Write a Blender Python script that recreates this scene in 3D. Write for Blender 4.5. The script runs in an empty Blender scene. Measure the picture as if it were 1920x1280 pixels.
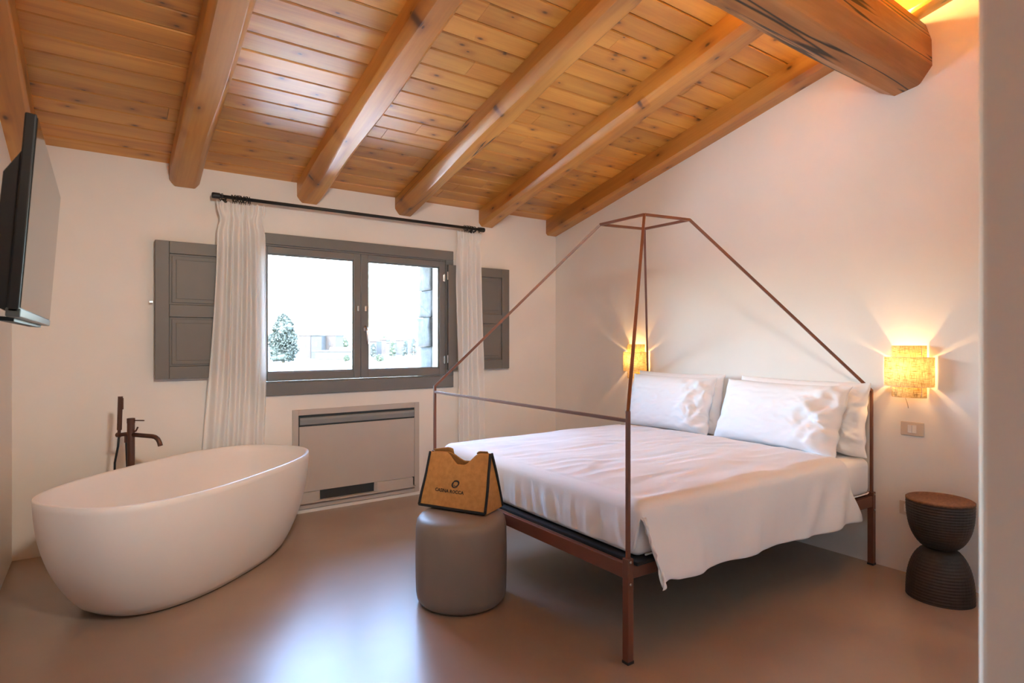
import bpy, bmesh, math, random
from mathutils import Vector, Matrix, noise
random.seed(7)
PI = math.pi
scn = bpy.context.scene
C = scn.collection

# ------------------------------------------------------------------ camera
F_PX, CAM_H, YAW = 1098.0, 1.35, math.atan((960 - 190) / 1098.0)
cd = bpy.data.cameras.new('camera')
cam = bpy.data.objects.new('camera', cd)
C.objects.link(cam)
cd.sensor_width = 36
cd.lens = F_PX / 1920 * 36
cd.clip_start, cd.clip_end = 0.02, 1500
cd.dof.use_dof = True
cd.dof.focus_distance = 3.8
cd.dof.aperture_fstop = 4.0
cam.location = (0, 0, CAM_H)
cam.rotation_euler = (PI / 2, 0, -YAW)
scn.camera = cam
FWD = Vector((math.sin(YAW), math.cos(YAW), 0))
RGT = Vector((math.cos(YAW), -math.sin(YAW), 0))

# ------------------------------------------------------------------ sky, sun, exposure
world = bpy.data.worlds.new('sky')
scn.world = world
world.use_nodes = True
wn = world.node_tree.nodes
wl = world.node_tree.links
wn.clear()
sky = wn.new('ShaderNodeTexSky')
sky.sky_type = 'NISHITA'
sky.sun_disc = False
sky.sun_elevation = math.radians(48)
sky.sun_rotation = math.radians(205)
sky.dust_density = 1.2
sky.ozone_density = 2.0
bg = wn.new('ShaderNodeBackground')
bg.inputs['Strength'].default_value = 1.0
wo = wn.new('ShaderNodeOutputWorld')
wl.new(sky.outputs[0], bg.inputs[0])
wl.new(bg.outputs[0], wo.inputs[0])
SUN = bpy.data.lights.new('sun', 'SUN')
SUN.energy = 2.5
SUN.angle = math.radians(0.6)
SUN.color = (1.0, 0.95, 0.86)
sun = bpy.data.objects.new('sun', SUN)
sun.rotation_euler = (math.radians(42), 0, math.radians(-62))   # from behind the house, into the field
C.objects.link(sun)
PORTAL = bpy.data.lights.new('window_portal', 'AREA')
PORTAL.shape = 'RECTANGLE'
PORTAL.size, PORTAL.size_y = 1.56, 1.06
PORTAL.cycles.is_portal = True
portal = bpy.data.objects.new('window_portal', PORTAL)
portal.location = (1.76, 4.80, 1.565)
portal.rotation_euler = (-PI / 2, 0, 0)
C.objects.link(portal)
vs = scn.view_settings
vs.view_transform = 'Standard'
vs.look = 'None'
vs.exposure = 3.58
vs.gamma = 1.0
vs.use_curve_mapping = False
cy = scn.cycles
cy.use_denoising = True
cy.max_bounces = 12
cy.diffuse_bounces = 8
cy.glossy_bounces = 4
cy.transmission_bounces = 6
cy.transparent_max_bounces = 12
cy.sample_clamp_indirect = 2.0
cy.caustics_reflective = False
cy.caustics_refractive = False
cy.blur_glossy = 1.0

# ------------------------------------------------------------------ helpers
def link(o, parent=None):
    C.objects.link(o)
    if parent is not None:
        o.parent = parent
    return o

def obj(name, bm, mat, parent=None, smooth=False, bevel=0.0, segs=2):
    me = bpy.data.meshes.new(name)
    bmesh.ops.recalc_face_normals(bm, faces=bm.faces)
    bm.to_mesh(me)
    bm.free()
    me.materials.append(mat)
    if smooth:
        for p in me.polygons:
            p.use_smooth = True
    o = link(bpy.data.objects.new(name, me), parent)
    if bevel > 0:
        md = o.modifiers.new('bevel', 'BEVEL')
        md.width, md.segments, md.limit_method = bevel, segs, 'ANGLE'
        md.angle_limit = math.radians(40)
        md.harden_normals = False
    return o

def tag(o, label=None, cat=None, group=None, kind=None):
    if label: o['label'] = label
    if cat: o['category'] = cat
    if group: o['group'] = group
    if kind: o['kind'] = kind
    return o

def thing(name, label, cat, loc=(0, 0, 0), rotz=0.0, group=None):
    o = link(bpy.data.objects.new(name, None))
    o.empty_display_size = 0.1
    o.location = loc
    o.rotation_euler = (0, 0, rotz)
    return tag(o, label, cat, group)

def box(bm, x0, x1, y0, y1, z0, z1, M=None):
    vs_ = [bm.verts.new(v) for v in ((x0, y0, z0), (x1, y0, z0), (x1, y1, z0), (x0, y1, z0),
                                     (x0, y0, z1), (x1, y0, z1), (x1, y1, z1), (x0, y1, z1))]
    for f in ((3, 2, 1, 0), (4, 5, 6, 7), (0, 1, 5, 4), (1, 2, 6, 5), (2, 3, 7, 6), (3, 0, 4, 7)):
        bm.faces.new([vs_[i] for i in f])
    if M is not None:
        for v in vs_:
            v.co = M @ v.co
    return bm

def boxes(*bs):
    bm = bmesh.new()
    for b in bs:
        box(bm, *b)
    return bm

def bar(bm, p, q, w, d=None, up=(0, 0, 1)):
    """square bar from p to q"""
    p, q = Vector(p), Vector(q)
    d = d or w
    a = (q - p).normalized()
    u = Vector(up)
    if abs(a.dot(u)) > 0.95:
        u = Vector((0, 1, 0))
    s = a.cross(u).normalized()
    t = s.cross(a).normalized()
    rs = []
    for c in (p, q):
        rs.append([bm.verts.new(c + s * (i * w / 2) + t * (j * d / 2)) for i, j in ((-1, -1), (1, -1), (1, 1), (-1, 1))])
    for i in range(4):
        j = (i + 1) % 4
        bm.faces.new((rs[0][i], rs[0][j], rs[1][j], rs[1][i]))
    bm.faces.new(rs[0][::-1])
    bm.faces.new(rs[1])
    return bm

def tube(bm, pts, r, n=10, caps=True):
    pts = [Vector(p) for p in pts]
    rr = r if hasattr(r, '__len__') else [r] * len(pts)
    rings, prev = [], None
    for i, p in enumerate(pts):
        a = (pts[min(i + 1, len(pts) - 1)] - pts[max(i - 1, 0)]).normalized()
        if prev is None:
            u = Vector((0, 0, 1)) if abs(a.z) < 0.9 else Vector((1, 0, 0))
            s = a.cross(u).normalized()
        else:
            s = (prev - a * prev.dot(a)).normalized()
        prev = s
        t = a.cross(s)
        rings.append([bm.verts.new(p + (s * math.cos(2 * PI * k / n) + t * math.sin(2 * PI * k / n)) * rr[i]) for k in range(n)])
    for i in range(len(rings) - 1):
        for k in range(n):
            bm.faces.new((rings[i][k], rings[i][(k + 1) % n], rings[i + 1][(k + 1) % n], rings[i + 1][k]))
    if caps:
        bm.faces.new(rings[0][::-1])
        bm.faces.new(rings[-1])
    return bm

def lathe(bm, prof, n=40, c=(0, 0), cap0=True, cap1=True):
    rings = []
    for r, z in prof:
        rings.append([bm.verts.new((c[0] + r * math.cos(2 * PI * k / n), c[1] + r * math.sin(2 * PI * k / n), z)) for k in range(n)])
    for i in range(len(rings) - 1):
        for k in range(n):
            bm.faces.new((rings[i][k], rings[i][(k + 1) % n], rings[i + 1][(k + 1) % n], rings[i + 1][k]))
    if cap0: bm.faces.new(rings[0][::-1])
    if cap1: bm.faces.new(rings[-1])
    return bm

def grid(bm, fn, nu, nv):
    g = [[bm.verts.new(fn(i / nu, j / nv)) for j in range(nv + 1)] for i in range(nu + 1)]
    for i in range(nu):
        for j in range(nv):
            bm.faces.new((g[i][j], g[i + 1][j], g[i + 1][j + 1], g[i][j + 1]))
    return g

def torus(bm, c, axis, R, r, n=16, m=6):
    c, a = Vector(c), Vector(axis).normalized()
    s = a.orthogonal().normalized()
    t = a.cross(s)
    rings = []
    for i in range(n):
        th = 2 * PI * i / n
        d = s * math.cos(th) + t * math.sin(th)
        rings.append([bm.verts.new(c + d * (R + r * math.cos(2 * PI * k / m)) + a * r * math.sin(2 * PI * k / m)) for k in range(m)])
    for i in range(n):
        for k in range(m):
            bm.faces.new((rings[i][k], rings[(i + 1) % n][k], rings[(i + 1) % n][(k + 1) % m], rings[i][(k + 1) % m]))
    return bm

def smooth01(a, b, x):
    t = max(0.0, min(1.0, (x - a) / (b - a)))
    return t * t * (3 - 2 * t)

def nz(x, y, z=0.0):
    return noise.noise((x, y, z))

# ------------------------------------------------------------------ materials
def mat(name, col, rough=0.6, metal=0.0, spec=0.5, var=0.0, vscale=6.0, bump=0.0, bscale=60.0, coat=0.0):
    m = bpy.data.materials.new(name)
    m.use_nodes = True
    nt = m.node_tree
    b = nt.nodes['Principled BSDF']
    b.inputs['Base Color'].default_value = (*col, 1)
    b.inputs['Roughness'].default_value = rough
    b.inputs['Metallic'].default_value = metal
    b.inputs['Specular IOR Level'].default_value = spec
    b.inputs['Coat Weight'].default_value = coat
    tc = nt.nodes.new('ShaderNodeTexCoord')
    if var > 0:
        n = nt.nodes.new('ShaderNodeTexNoise')
        n.inputs['Scale'].default_value = vscale
        n.inputs['Detail'].default_value = 5
        nt.links.new(tc.outputs['Object'], n.inputs['Vector'])
        r = nt.nodes.new('ShaderNodeValToRGB')
        r.color_ramp.elements[0].position, r.color_ramp.elements[1].position = 0.3, 0.7
        r.color_ramp.elements[0].color = (*[c * (1 - var) for c in col], 1)
        r.color_ramp.elements[1].color = (*[min(1, c * (1 + var)) for c in col], 1)
        nt.links.new(n.outputs['Fac'], r.inputs[0])
        nt.links.new(r.outputs[0], b.inputs['Base Color'])
    if bump > 0:
        n2 = nt.nodes.new('ShaderNodeTexNoise')
        n2.inputs['Scale'].default_value = bscale
        n2.inputs['Detail'].default_value = 4
        nt.links.new(tc.outputs['Object'], n2.inputs['Vector'])
        bp = nt.nodes.new('ShaderNodeBump')
        bp.inputs['Strength'].default_value = bump
        bp.inputs['Distance'].default_value = 0.01
        nt.links.new(n2.outputs['Fac'], bp.inputs['Height'])
        nt.links.new(bp.outputs[0], b.inputs['Normal'])
    return m

def wood(name, axis, light, mid, dark, rough=0.33, spec=0.5, grain=1.0, knots=0.55, kscale=1.0, cracks=0.0):
    """pine with grain along the given local axis, knots and optional drying cracks"""
    m = bpy.data.materials.new(name)
    m.use_nodes = True
    nt = m.node_tree
    N, L = nt.nodes, nt.links
    b = N['Principled BSDF']
    tc = N.new('ShaderNodeTexCoord')
    oi = N.new('ShaderNodeObjectInfo')
    off = N.new('ShaderNodeVectorMath'); off.operation = 'SCALE'
    comb = N.new('ShaderNodeCombineXYZ')
    for i in range(3):
        L.new(oi.outputs['Random'], comb.inputs[i])
    L.new(comb.outputs[0], off.inputs[0]); off.inputs['Scale'].default_value = 57.0
    add = N.new('ShaderNodeVectorMath'); add.operation = 'ADD'
    L.new(tc.outputs['Object'], add.inputs[0]); L.new(off.outputs[0], add.inputs[1])
    def scaled(along, across):
        s = N.new('ShaderNodeVectorMath'); s.operation = 'MULTIPLY'
        v = [across] * 3
        v[axis] = along
        s.inputs[1].default_value = v
        L.new(add.outputs[0], s.inputs[0])
        return s.outputs[0]
    def math_(op, a, bb=None):
        n = N.new('ShaderNodeMath'); n.operation = op
        for i, v in enumerate((a, bb)):
            if v is None: continue
            if isinstance(v, (int, float)): n.inputs[i].default_value = v
            else: L.new(v, n.inputs[i])
        return n.outputs[0]
    def ramp(fac, stops):
        r = N.new('ShaderNodeValToRGB')
        while len(r.color_ramp.elements) < len(stops):
            r.color_ramp.elements.new(0.5)
        for e, (p, c) in zip(r.color_ramp.elements, stops):
            e.position, e.color = p, (*c, 1)
        L.new(fac, r.inputs[0])
        return r.outputs[0]
    # knots, laid out on (along, across)
    sx = N.new('ShaderNodeSeparateXYZ')
    L.new(add.outputs[0], sx.inputs[0])
    acr = math_('ADD', sx.outputs[(axis + 1) % 3], sx.outputs[(axis + 2) % 3])
    def flat(along, across):
        c_ = N.new('ShaderNodeCombineXYZ')
        L.new(math_('MULTIPLY', sx.outputs[axis], along), c_.inputs[0])
        L.new(math_('MULTIPLY', acr, across), c_.inputs[1])
        return c_.outputs[0]
    vo = N.new('ShaderNodeTexVoronoi')
    vo.voronoi_dimensions = '2D'
    vo.inputs['Scale'].default_value = 1.0
    L.new(flat(4.2 * kscale, 8.5 * kscale), vo.inputs['Vector'])
    kd = vo.outputs['Distance']
    sep = N.new('ShaderNodeSeparateColor')
    L.new(vo.outputs['Color'], sep.inputs[0])
    gate = math_('LESS_THAN', sep.outputs[0], knots)
    size = math_('MULTIPLY_ADD', sep.outputs[1], 0.075)
    size.node.inputs[2].default_value = 0.05
    core = N.new('ShaderNodeMapRange'); core.interpolation_type = 'SMOOTHSTEP'
    L.new(kd, core.inputs['Value'])
    core.inputs['From Min'].default_value = 0.02
    L.new(size, core.inputs['From Max'])
    core.inputs['To Min'].default_value, core.inputs['To Max'].default_value = 1.0, 0.0
    knot = math_('MULTIPLY', core.outputs[0], gate)
    halo = N.new('ShaderNodeMapRange'); halo.interpolation_type = 'SMOOTHSTEP'
    L.new(kd, halo.inputs['Value'])
    halo.inputs['From Min'].default_value, halo.inputs['From Max'].default_value = 0.05, 0.30
    halo.inputs['To Min'].default_value, halo.inputs['To Max'].default_value = 1.0, 0.0
    halo_g = math_('MULTIPLY', halo.outputs[0], gate)
    # grain, bent around the knots
    n1 = N.new('ShaderNodeTexNoise')
    n1.inputs['Scale'].default_value = 1.0
    n1.inputs['Detail'].default_value = 6
    n1.inputs['Distortion'].default_value = 0.6
    L.new(scaled(0.7 * grain, 8 * grain), n1.inputs['Vector'])
    g = math_('MULTIPLY_ADD', halo_g, 0.22)
    L.new(n1.outputs['Fac'], g.node.inputs[2])
    n2 = N.new('ShaderNodeTexNoise')
    n2.inputs['Scale'].default_value = 1.0
    n2.inputs['Detail'].default_value = 8
    L.new(scaled(2.5 * grain, 90 * grain), n2.inputs['Vector'])
    g2 = math_('MULTIPLY_ADD', n2.outputs['Fac'], 0.22)
    L.new(g, g2.node.inputs[2])
    col = ramp(g2, [(0.46, light), (0.68, mid), (1.0, dark)])
    # broad tone patches and per-piece tone
    n3 = N.new('ShaderNodeTexNoise')
    n3.inputs['Scale'].default_value = 1.0
    n3.inputs['Detail'].default_value = 3
    L.new(scaled(0.8, 3.0), n3.inputs['Vector'])
    tone = math_('MULTIPLY_ADD', oi.outputs['Random'], 0.30)
    tone.node.inputs[2].default_value = 0.72
    tone2 = math_('MULTIPLY_ADD', n3.outputs['Fac'], 0.35)
    L.new(tone, tone2.node.inputs[2])
    hs = N.new('ShaderNodeHueSaturation')
    L.new(tone2, hs.inputs['Value'])
    L.new(col, hs.inputs['Color'])
    mx = N.new('ShaderNodeMix'); mx.data_type = 'RGBA'
    L.new(math_('MULTIPLY', knot, 0.85), mx.inputs['Factor'])
    L.new(hs.outputs[0], mx.inputs['A'])
    mx.inputs['B'].default_value = (dark[0] * 0.22, dark[1] * 0.2, dark[2] * 0.22, 1)
    out = mx.outputs['Result']
    height = math_('MULTIPLY', g2, 1.0)
    if cracks > 0:
        wv = N.new('ShaderNodeTexNoise')
        wv.noise_dimensions = '3D'
        wv.inputs['Scale'].default_value = 1.0
        wv.inputs['Detail'].default_value = 3
        wv.inputs['Distortion'].default_value = 0.0
        L.new(flat(0.16, 5.5), wv.inputs['Vector'])
        d = math_('ABSOLUTE', math_('SUBTRACT', wv.outputs['Fac'], 0.47))
        ck = N.new('ShaderNodeMapRange')
        L.new(d, ck.inputs['Value'])
        ck.inputs['From Min'].default_value, ck.inputs['From Max'].default_value = 0.003 * cracks, 0.009 * cracks
        ck.inputs['To Min'].default_value, ck.inputs['To Max'].default_value = 1.0, 0.0
        mx2 = N.new('ShaderNodeMix'); mx2.data_type = 'RGBA'
        L.new(ck.outputs[0], mx2.inputs['Factor'])
        L.new(out, mx2.inputs['A'])
        mx2.inputs['B'].default_value = (0.02, 0.008, 0.003, 1)
        out = mx2.outputs['Result']
        height = math_('SUBTRACT', height, math_('MULTIPLY', ck.outputs[0], 3.0))
    L.new(out, b.inputs['Base Color'])
    b.inputs['Roughness'].default_value = rough
    b.inputs['Specular IOR Level'].default_value = spec
    bp = N.new('ShaderNodeBump')
    bp.inputs['Strength'].default_value = 0.25
    bp.inputs['Distance'].default_value = 0.004
    L.new(height, bp.inputs['Height'])
    L.new(bp.outputs[0], b.inputs['Normal'])
    return m

def cloth(name, col, trans=0.0, rough=0.85, weave=0.0, wscale=500.0, transp=0.0, weave_col=None):
    """diffuse cloth with optional light passing through it"""
    m = bpy.data.materials.new(name)
    m.use_nodes = True
    nt = m.node_tree
    N, L = nt.nodes, nt.links
    b = N['Principled BSDF']
    out = N['Material Output']
    b.inputs['Base Color'].default_value = (*col, 1)
    b.inputs['Roughness'].default_value = rough
    b.inputs['Specular IOR Level'].default_value = 0.2
    colour = None
    if weave_col is not None:
        tc = N.new('ShaderNodeTexCoord')
        fs = []
        for sc in ((1, 1, 14), (14, 14, 1)):
            v = N.new('ShaderNodeVectorMath'); v.operation = 'MULTIPLY'
            v.inputs[1].default_value = sc
            L.new(tc.outputs['Object'], v.inputs[0])
            n = N.new('ShaderNodeTexNoise')
            n.inputs['Scale'].default_value = wscale
            n.inputs['Detail'].default_value = 2
            L.new(v.outputs[0], n.inputs['Vector'])
            fs.append(n.outputs['Fac'])
        mm = N.new('ShaderNodeMath'); mm.operation = 'MINIMUM'
        L.new(fs[0], mm.inputs[0]); L.new(fs[1], mm.inputs[1])
        r = N.new('ShaderNodeValToRGB')
        r.color_ramp.elements[0].position, r.color_ramp.elements[1].position = 0.33, 0.5
        r.color_ramp.elements[0].color = (*weave_col, 1)
        r.color_ramp.elements[1].color = (*col, 1)
        L.new(mm.outputs[0], r.inputs[0])
        colour = r.outputs[0]
        L.new(colour, b.inputs['Base Color'])
    last = b.outputs[0]
    if trans > 0:
        t = N.new('ShaderNodeBsdfTranslucent')
        t.inputs['Color'].default_value = (*col, 1)
        if colour is not None:
            L.new(colour, t.inputs['Color'])
        ms = N.new('ShaderNodeMixShader')
        ms.inputs[0].default_value = trans
        L.new(last, ms.inputs[1]); L.new(t.outputs[0], ms.inputs[2])
        last = ms.outputs[0]
    if transp > 0:
        t = N.new('ShaderNodeBsdfTransparent')
        ms = N.new('ShaderNodeMixShader')
        ms.inputs[0].default_value = transp
        L.new(last, ms.inputs[1]); L.new(t.outputs[0], ms.inputs[2])
        last = ms.outputs[0]
    L.new(last, out.inputs['Surface'])
    return m

def emit(name, col, strength):
    m = bpy.data.materials.new(name)
    m.use_nodes = True
    N, L = m.node_tree.nodes, m.node_tree.links
    N.remove(N['Principled BSDF'])
    e = N.new('ShaderNodeEmission')
    e.inputs[0].default_value = (*col, 1)
    e.inputs[1].default_value = strength
    L.new(e.outputs[0], N['Material Output'].inputs['Surface'])
    return m

def glass_pane(name):
    m = bpy.data.materials.new(name)
    m.use_nodes = True
    N, L = m.node_tree.nodes, m.node_tree.links
    N.remove(N['Principled BSDF'])
    t = N.new('ShaderNodeBsdfTransparent')
    t.inputs[0].default_value = (0.97, 0.99, 0.98, 1)
    g = N.new('ShaderNodeBsdfGlossy')
    g.inputs['Roughness'].default_value = 0.02
    fr = N.new('ShaderNodeFresnel')
    fr.inputs[0].default_value = 1.3
    ms = N.new('ShaderNodeMixShader')
    L.new(fr.outputs[0], ms.inputs[0])
    L.new(t.outputs[0], ms.inputs[1]); L.new(g.outputs[0], ms.inputs[2])
    L.new(ms.outputs[0], N['Material Output'].inputs['Surface'])
    return m

M = {}
M['plaster'] = mat('plaster', (0.81, 0.785, 0.75), 0.85, spec=0.25, var=0.02, vscale=2.5, bump=0.06, bscale=14)
M['plaster_warm'] = mat('plaster_warm', (0.80, 0.75, 0.70), 0.85, spec=0.25, var=0.02, vscale=2.5, bump=0.06, bscale=14)
M['floor'] = mat('floor_resin', (0.355, 0.270, 0.210), 0.33, spec=0.9, var=0.10, vscale=1.6, bump=0.03, bscale=5)
M['plank'] = wood('pine_plank', 0, (0.66, 0.315, 0.055), (0.54, 0.222, 0.031), (0.30, 0.100, 0.014), rough=0.36, spec=1.0, knots=0.5)
M['rafter'] = wood('pine_rafter', 1, (0.58, 0.270, 0.052), (0.45, 0.180, 0.027), (0.24, 0.078, 0.011), rough=0.36, spec=0.9, knots=0.5, kscale=0.8, grain=0.8)
M['rafter_cracked'] = wood('pine_rafter_cracked', 1, (0.58, 0.270, 0.052), (0.45, 0.180, 0.027), (0.24, 0.078, 0.011), rough=0.36, spec=0.9, knots=0.5, kscale=0.8, grain=0.8, cracks=0.7)
M['beam'] = wood('old_beam_wood', 0, (0.40, 0.185, 0.060), (0.28, 0.115, 0.032), (0.11, 0.042, 0.013), rough=0.5, knots=0.25, kscale=0.6, grain=0.9, cracks=1.3)
M['backing'] = mat('roof_backing', (0.05, 0.022, 0.008), 0.9, var=0.1)
M['frame_grey'] = mat('grey_paint', (0.160, 0.162, 0.162), 0.45, var=0.03, vscale=9)
M['shutter_grey'] = mat('shutter_paint', (0.150, 0.142, 0.132), 0.5, var=0.03, vscale=9)
M['pane'] = glass_pane('window_glass')
M['steel'] = mat('brushed_steel', (0.62, 0.62, 0.62), 0.25, metal=1.0, var=0.05)
M['black_metal'] = mat('black_iron', (0.012, 0.012, 0.014), 0.45, var=0.1)
M['bronze'] = mat('brown_bronze', (0.125, 0.058, 0.040), 0.38, metal=0.55, var=0.06)
M['rust'] = mat('rust_paint', (0.165, 0.058, 0.032), 0.42, var=0.05, vscale=12)
M['black_fabric'] = mat('black_fabric', (0.012, 0.012, 0.014), 0.9, var=0.1)
M['tub'] = mat('tub_resin', (0.84, 0.80, 0.77), 0.38, spec=0.4, var=0.01)
M['shadow_gap'] = mat('plinth_shadow', (0.03, 0.025, 0.02), 0.8, var=0.1)  # recessed tub base; shadow line under the tub put into its dark colour
M['sheet'] = cloth('white_cotton', (0.86, 0.855, 0.86), trans=0.0)
M['curtain'] = cloth('sheer_curtain', (0.96, 0.95, 0.94), trans=0.28, transp=0.08)
M['pouf'] = mat('taupe_leather', (0.225, 0.185, 0.155), 0.5, spec=0.35, var=0.05, vscale=4, bump=0.05, bscale=180)
M['jute'] = mat('jute_cloth', (0.47, 0.23, 0.075), 0.8, spec=0.2, var=0.12, vscale=40, bump=0.15, bscale=300)
M['black_tape'] = mat('black_tape', (0.010, 0.010, 0.011), 0.8, var=0.1)
M['ink'] = mat('black_ink', (0.02, 0.016, 0.014), 0.7, var=0.05)
M['linen'] = cloth('linen_shade', (0.80, 0.62, 0.30), trans=0.12, weave_col=(0.30, 0.18, 0.055), wscale=26)
M['bulb'] = emit('bulb_glow', (1.0, 0.66, 0.28), 4)
M['led'] = emit('led_glow', (1.0, 0.70, 0.20), 26)
M['led_soft'] = emit('led_glow_soft', (1.0, 0.64, 0.15), 3.5)
M['stool'] = mat('dark_wood', (0.032, 0.022, 0.016), 0.55, var=0.2, vscale=30)
M['stool_top'] = mat('brown_woven_top', (0.16, 0.07, 0.032), 0.7, var=0.35, vscale=70, bump=0.3, bscale=120)
M['plastic'] = mat('beige_plastic', (0.62, 0.52, 0.42), 0.4, var=0.02)
M['switch'] = mat('white_plastic', (0.80, 0.74, 0.68), 0.35, var=0.02)
M['coil'] = mat('coil_lacquer', (0.50, 0.455, 0.42), 0.42, var=0.02)
M['coil_dark'] = mat('coil_slot', (0.022, 0.03, 0.035), 0.6, var=0.1)
M['coil_flap'] = mat('coil_flap', (0.26, 0.27, 0.275), 0.4, var=0.04)
M['tv_black'] = mat('tv_plastic', (0.008, 0.009, 0.011), 0.5, var=0.1)
M['screen'] = mat('tv_screen', (0.012, 0.011, 0.011), 0.10, spec=0.8, var=0.05)
M['tv_trim'] = mat('tv_trim', (0.12, 0.14, 0.15), 0.3, metal=0.6, var=0.05)
M['stone'] = mat('jamb_stone', (0.050, 0.050, 0.047), 0.9, var=0.35, vscale=14, bump=0.6, bscale=30)
M['field'] = mat('dry_field', (0.026, 0.020, 0.0135), 0.95, var=0.25, vscale=0.06)
M['bounce_pale'] = mat('pale_bounce_ground', (0.62, 0.58, 0.52), 0.95, var=0.12, vscale=3.0)
M['leaf'] = mat('tree_leaves', (0.009, 0.016, 0.0125), 0.8, var=0.4, vscale=0.9)
M['leaf2'] = mat('olive_leaves', (0.014, 0.023, 0.010), 0.8, var=0.4, vscale=0.9)
M['bark'] = mat('bark', (0.10, 0.07, 0.05), 0.9, var=0.2)
M['house_pink'] = mat('house_plaster_pink', (0.017, 0.0135, 0.012), 0.9, var=0.05, vscale=0.5)
M['house_white'] = mat('house_plaster_white', (0.020, 0.0198, 0.0196), 0.9, var=0.05, vscale=0.5)
M['house_grey'] = mat('house_grey', (0.005, 0.006, 0.0064), 0.8, var=0.1, vscale=0.5)
M['house_glass'] = mat('house_window', (0.008, 0.010, 0.012), 0.6, var=0.1)
M['roof_tile'] = mat('roof_tiles', (0.026, 0.017, 0.014), 0.9, var=0.2, vscale=1.0)
M['solar'] = mat('solar_panel', (0.010, 0.018, 0.034), 0.6, var=0.1)

# ------------------------------------------------------------------ room shell
XL, XR, YB, YF = -0.45, 3.856, 4.712, 0.297
CZ, CS = 2.59, 0.231                       # ceiling height at the window wall, slope
CA = math.atan(CS)
def ceil_z(y): return CZ + CS * (YB - y)
XP = 1.0                                    # entrance corner
YREAR = -1.9

tag(obj('floor', boxes((XL - 0.3, XR + 0.3, YREAR - 0.2, YB + 0.02, -0.12, 0)), M['floor']), kind='structure')

def wall_back():
    ox0, ox1, oz0, oz1 = 0.955, 2.515, 1.01, 2.10
    y0, y1 = YB, 5.15
    bm = boxes((XL - 0.3, ox0, y0, y1, -3.0, 3.0), (ox1 + 0.05, XR + 0.3, y0, y1 - 0.02, -3.0, 3.0),
               (ox0, ox1 + 0.05, y0, y1, -3.0, oz0), (ox0, ox1 + 0.05, y0, y1, oz1, 3.0))
    # plastered inner part of the reveal beside the window
    box(bm, ox1, ox1 + 0.05, y0, 4.87, oz0, oz1)
    w = tag(obj('wall_back', bm, M['plaster']), kind='structure')
    for (z0, z1, dx, dy) in ((1.01, 1.30, 0.010, 0.02), (1.30, 1.575, -0.012, 0.00), (1.575, 1.83, 0.004, 0.012), (1.83, 2.10, -0.004, 0.016)):
        b = bmesh.new()
        box(b, 2.505 + dx, 2.80, 4.872, 5.165 - dy, z0 + 0.003, z1 - 0.003)
        bmesh.ops.subdivide_edges(b, edges=b.edges, cuts=5, use_grid_fill=True)
        for v in b.verts:
            p = v.co
            k = noise.noise_vector(p * 9) * 0.012 + noise.noise_vector(p * 30) * 0.004
            v.co = p + Vector((k.x, k.y if p.y > 5.0 else 0, 0))
        obj('stone', b, M['stone'], w, smooth=True)
    return w
wall_back()
tag(obj('wall_right', boxes((XR, XR + 0.25, YF - 0.3, YB + 0.05, -0.05, 4.0)), M['plaster']), kind='structure')
tag(obj('wall_left', boxes((XL - 0.25, XL, YREAR - 0.1, YB + 0.05, -0.05, 4.0)), M['plaster']), kind='structure')
tag(obj('wall_front', boxes((XP, XR + 0.2, YREAR, YF, 0.0, 3.9)), M['plaster_warm'], bevel=0.012, segs=4), kind='structure')
tag(obj('wall_rear', boxes((XL - 0.1, XP + 0.1, YREAR - 0.15, YREAR, -0.05, 3.0)), M['plaster_warm']), kind='structure')
tag(obj('wall_header', boxes((XL, XP, YF - 0.14, YF, 2.7, 3.9)), M['plaster']), kind='structure')
tag(obj('ceiling_entrance', boxes((XL, XP, YREAR, YF - 0.10, 2.7, 2.8)), M['plaster']), kind='structure')

# ------------------------------------------------------------------ ceiling: boards on rafters
CEIL = Matrix.Translation((0, YB, CZ)) @ Matrix.Rotation(-CA, 4, 'X')      # local x along the wall, local -y up the slope, z out of the boards
def ceiling():
    b = bmesh.new()
    box(b, XL - 0.2, XR + 0.2, -4.85, 0.30, 0.024, 0.10)
    c = obj('ceiling', b, M['backing'])
    c.matrix_world = CEIL
    tag(c, kind='structure')
    rowh = 0.137 / math.cos(CA)
    rnd = random.Random(3)
    y = 0.02
    for i in range(34):
        cuts = [XL - 0.02]
        x = XL + rnd.choice((0.9, 1.6, 2.3, 3.0)) + rnd.uniform(-0.3, 0.3)
        while x < XR - 0.3:
            cuts.append(x)
            x += rnd.uniform(1.6, 3.2)
        cuts.append(XR + 0.02)
        for a, d in zip(cuts, cuts[1:]):
            bm = bmesh.new()
            L_, hw, ch = (d - a) / 2 - 0.0010, rowh / 2 - 0.0016, 0.0065
            # tongue-and-groove board with a small v-joint on its lower edges
            prof = [(-hw, 0.022), (-hw, ch), (-hw + ch, 0), (hw - ch, 0), (hw, ch), (hw, 0.022)]
            r0 = [bm.verts.new((-L_, p, q)) for p, q in prof]
            r1 = [bm.verts.new((L_, p, q)) for p, q in prof]
            for k in range(6):
                bm.faces.new((r0[k], r0[(k + 1) % 6], r1[(k + 1) % 6], r1[k]))
            bm.faces.new(r0[::-1]); bm.faces.new(r1)
            o = obj('plank', bm, M['plank'], c)
            o.location = ((a + d) / 2, y - (i + 0.5) * rowh, rnd.uniform(-0.0008, 0.0008))
ceiling()

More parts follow.
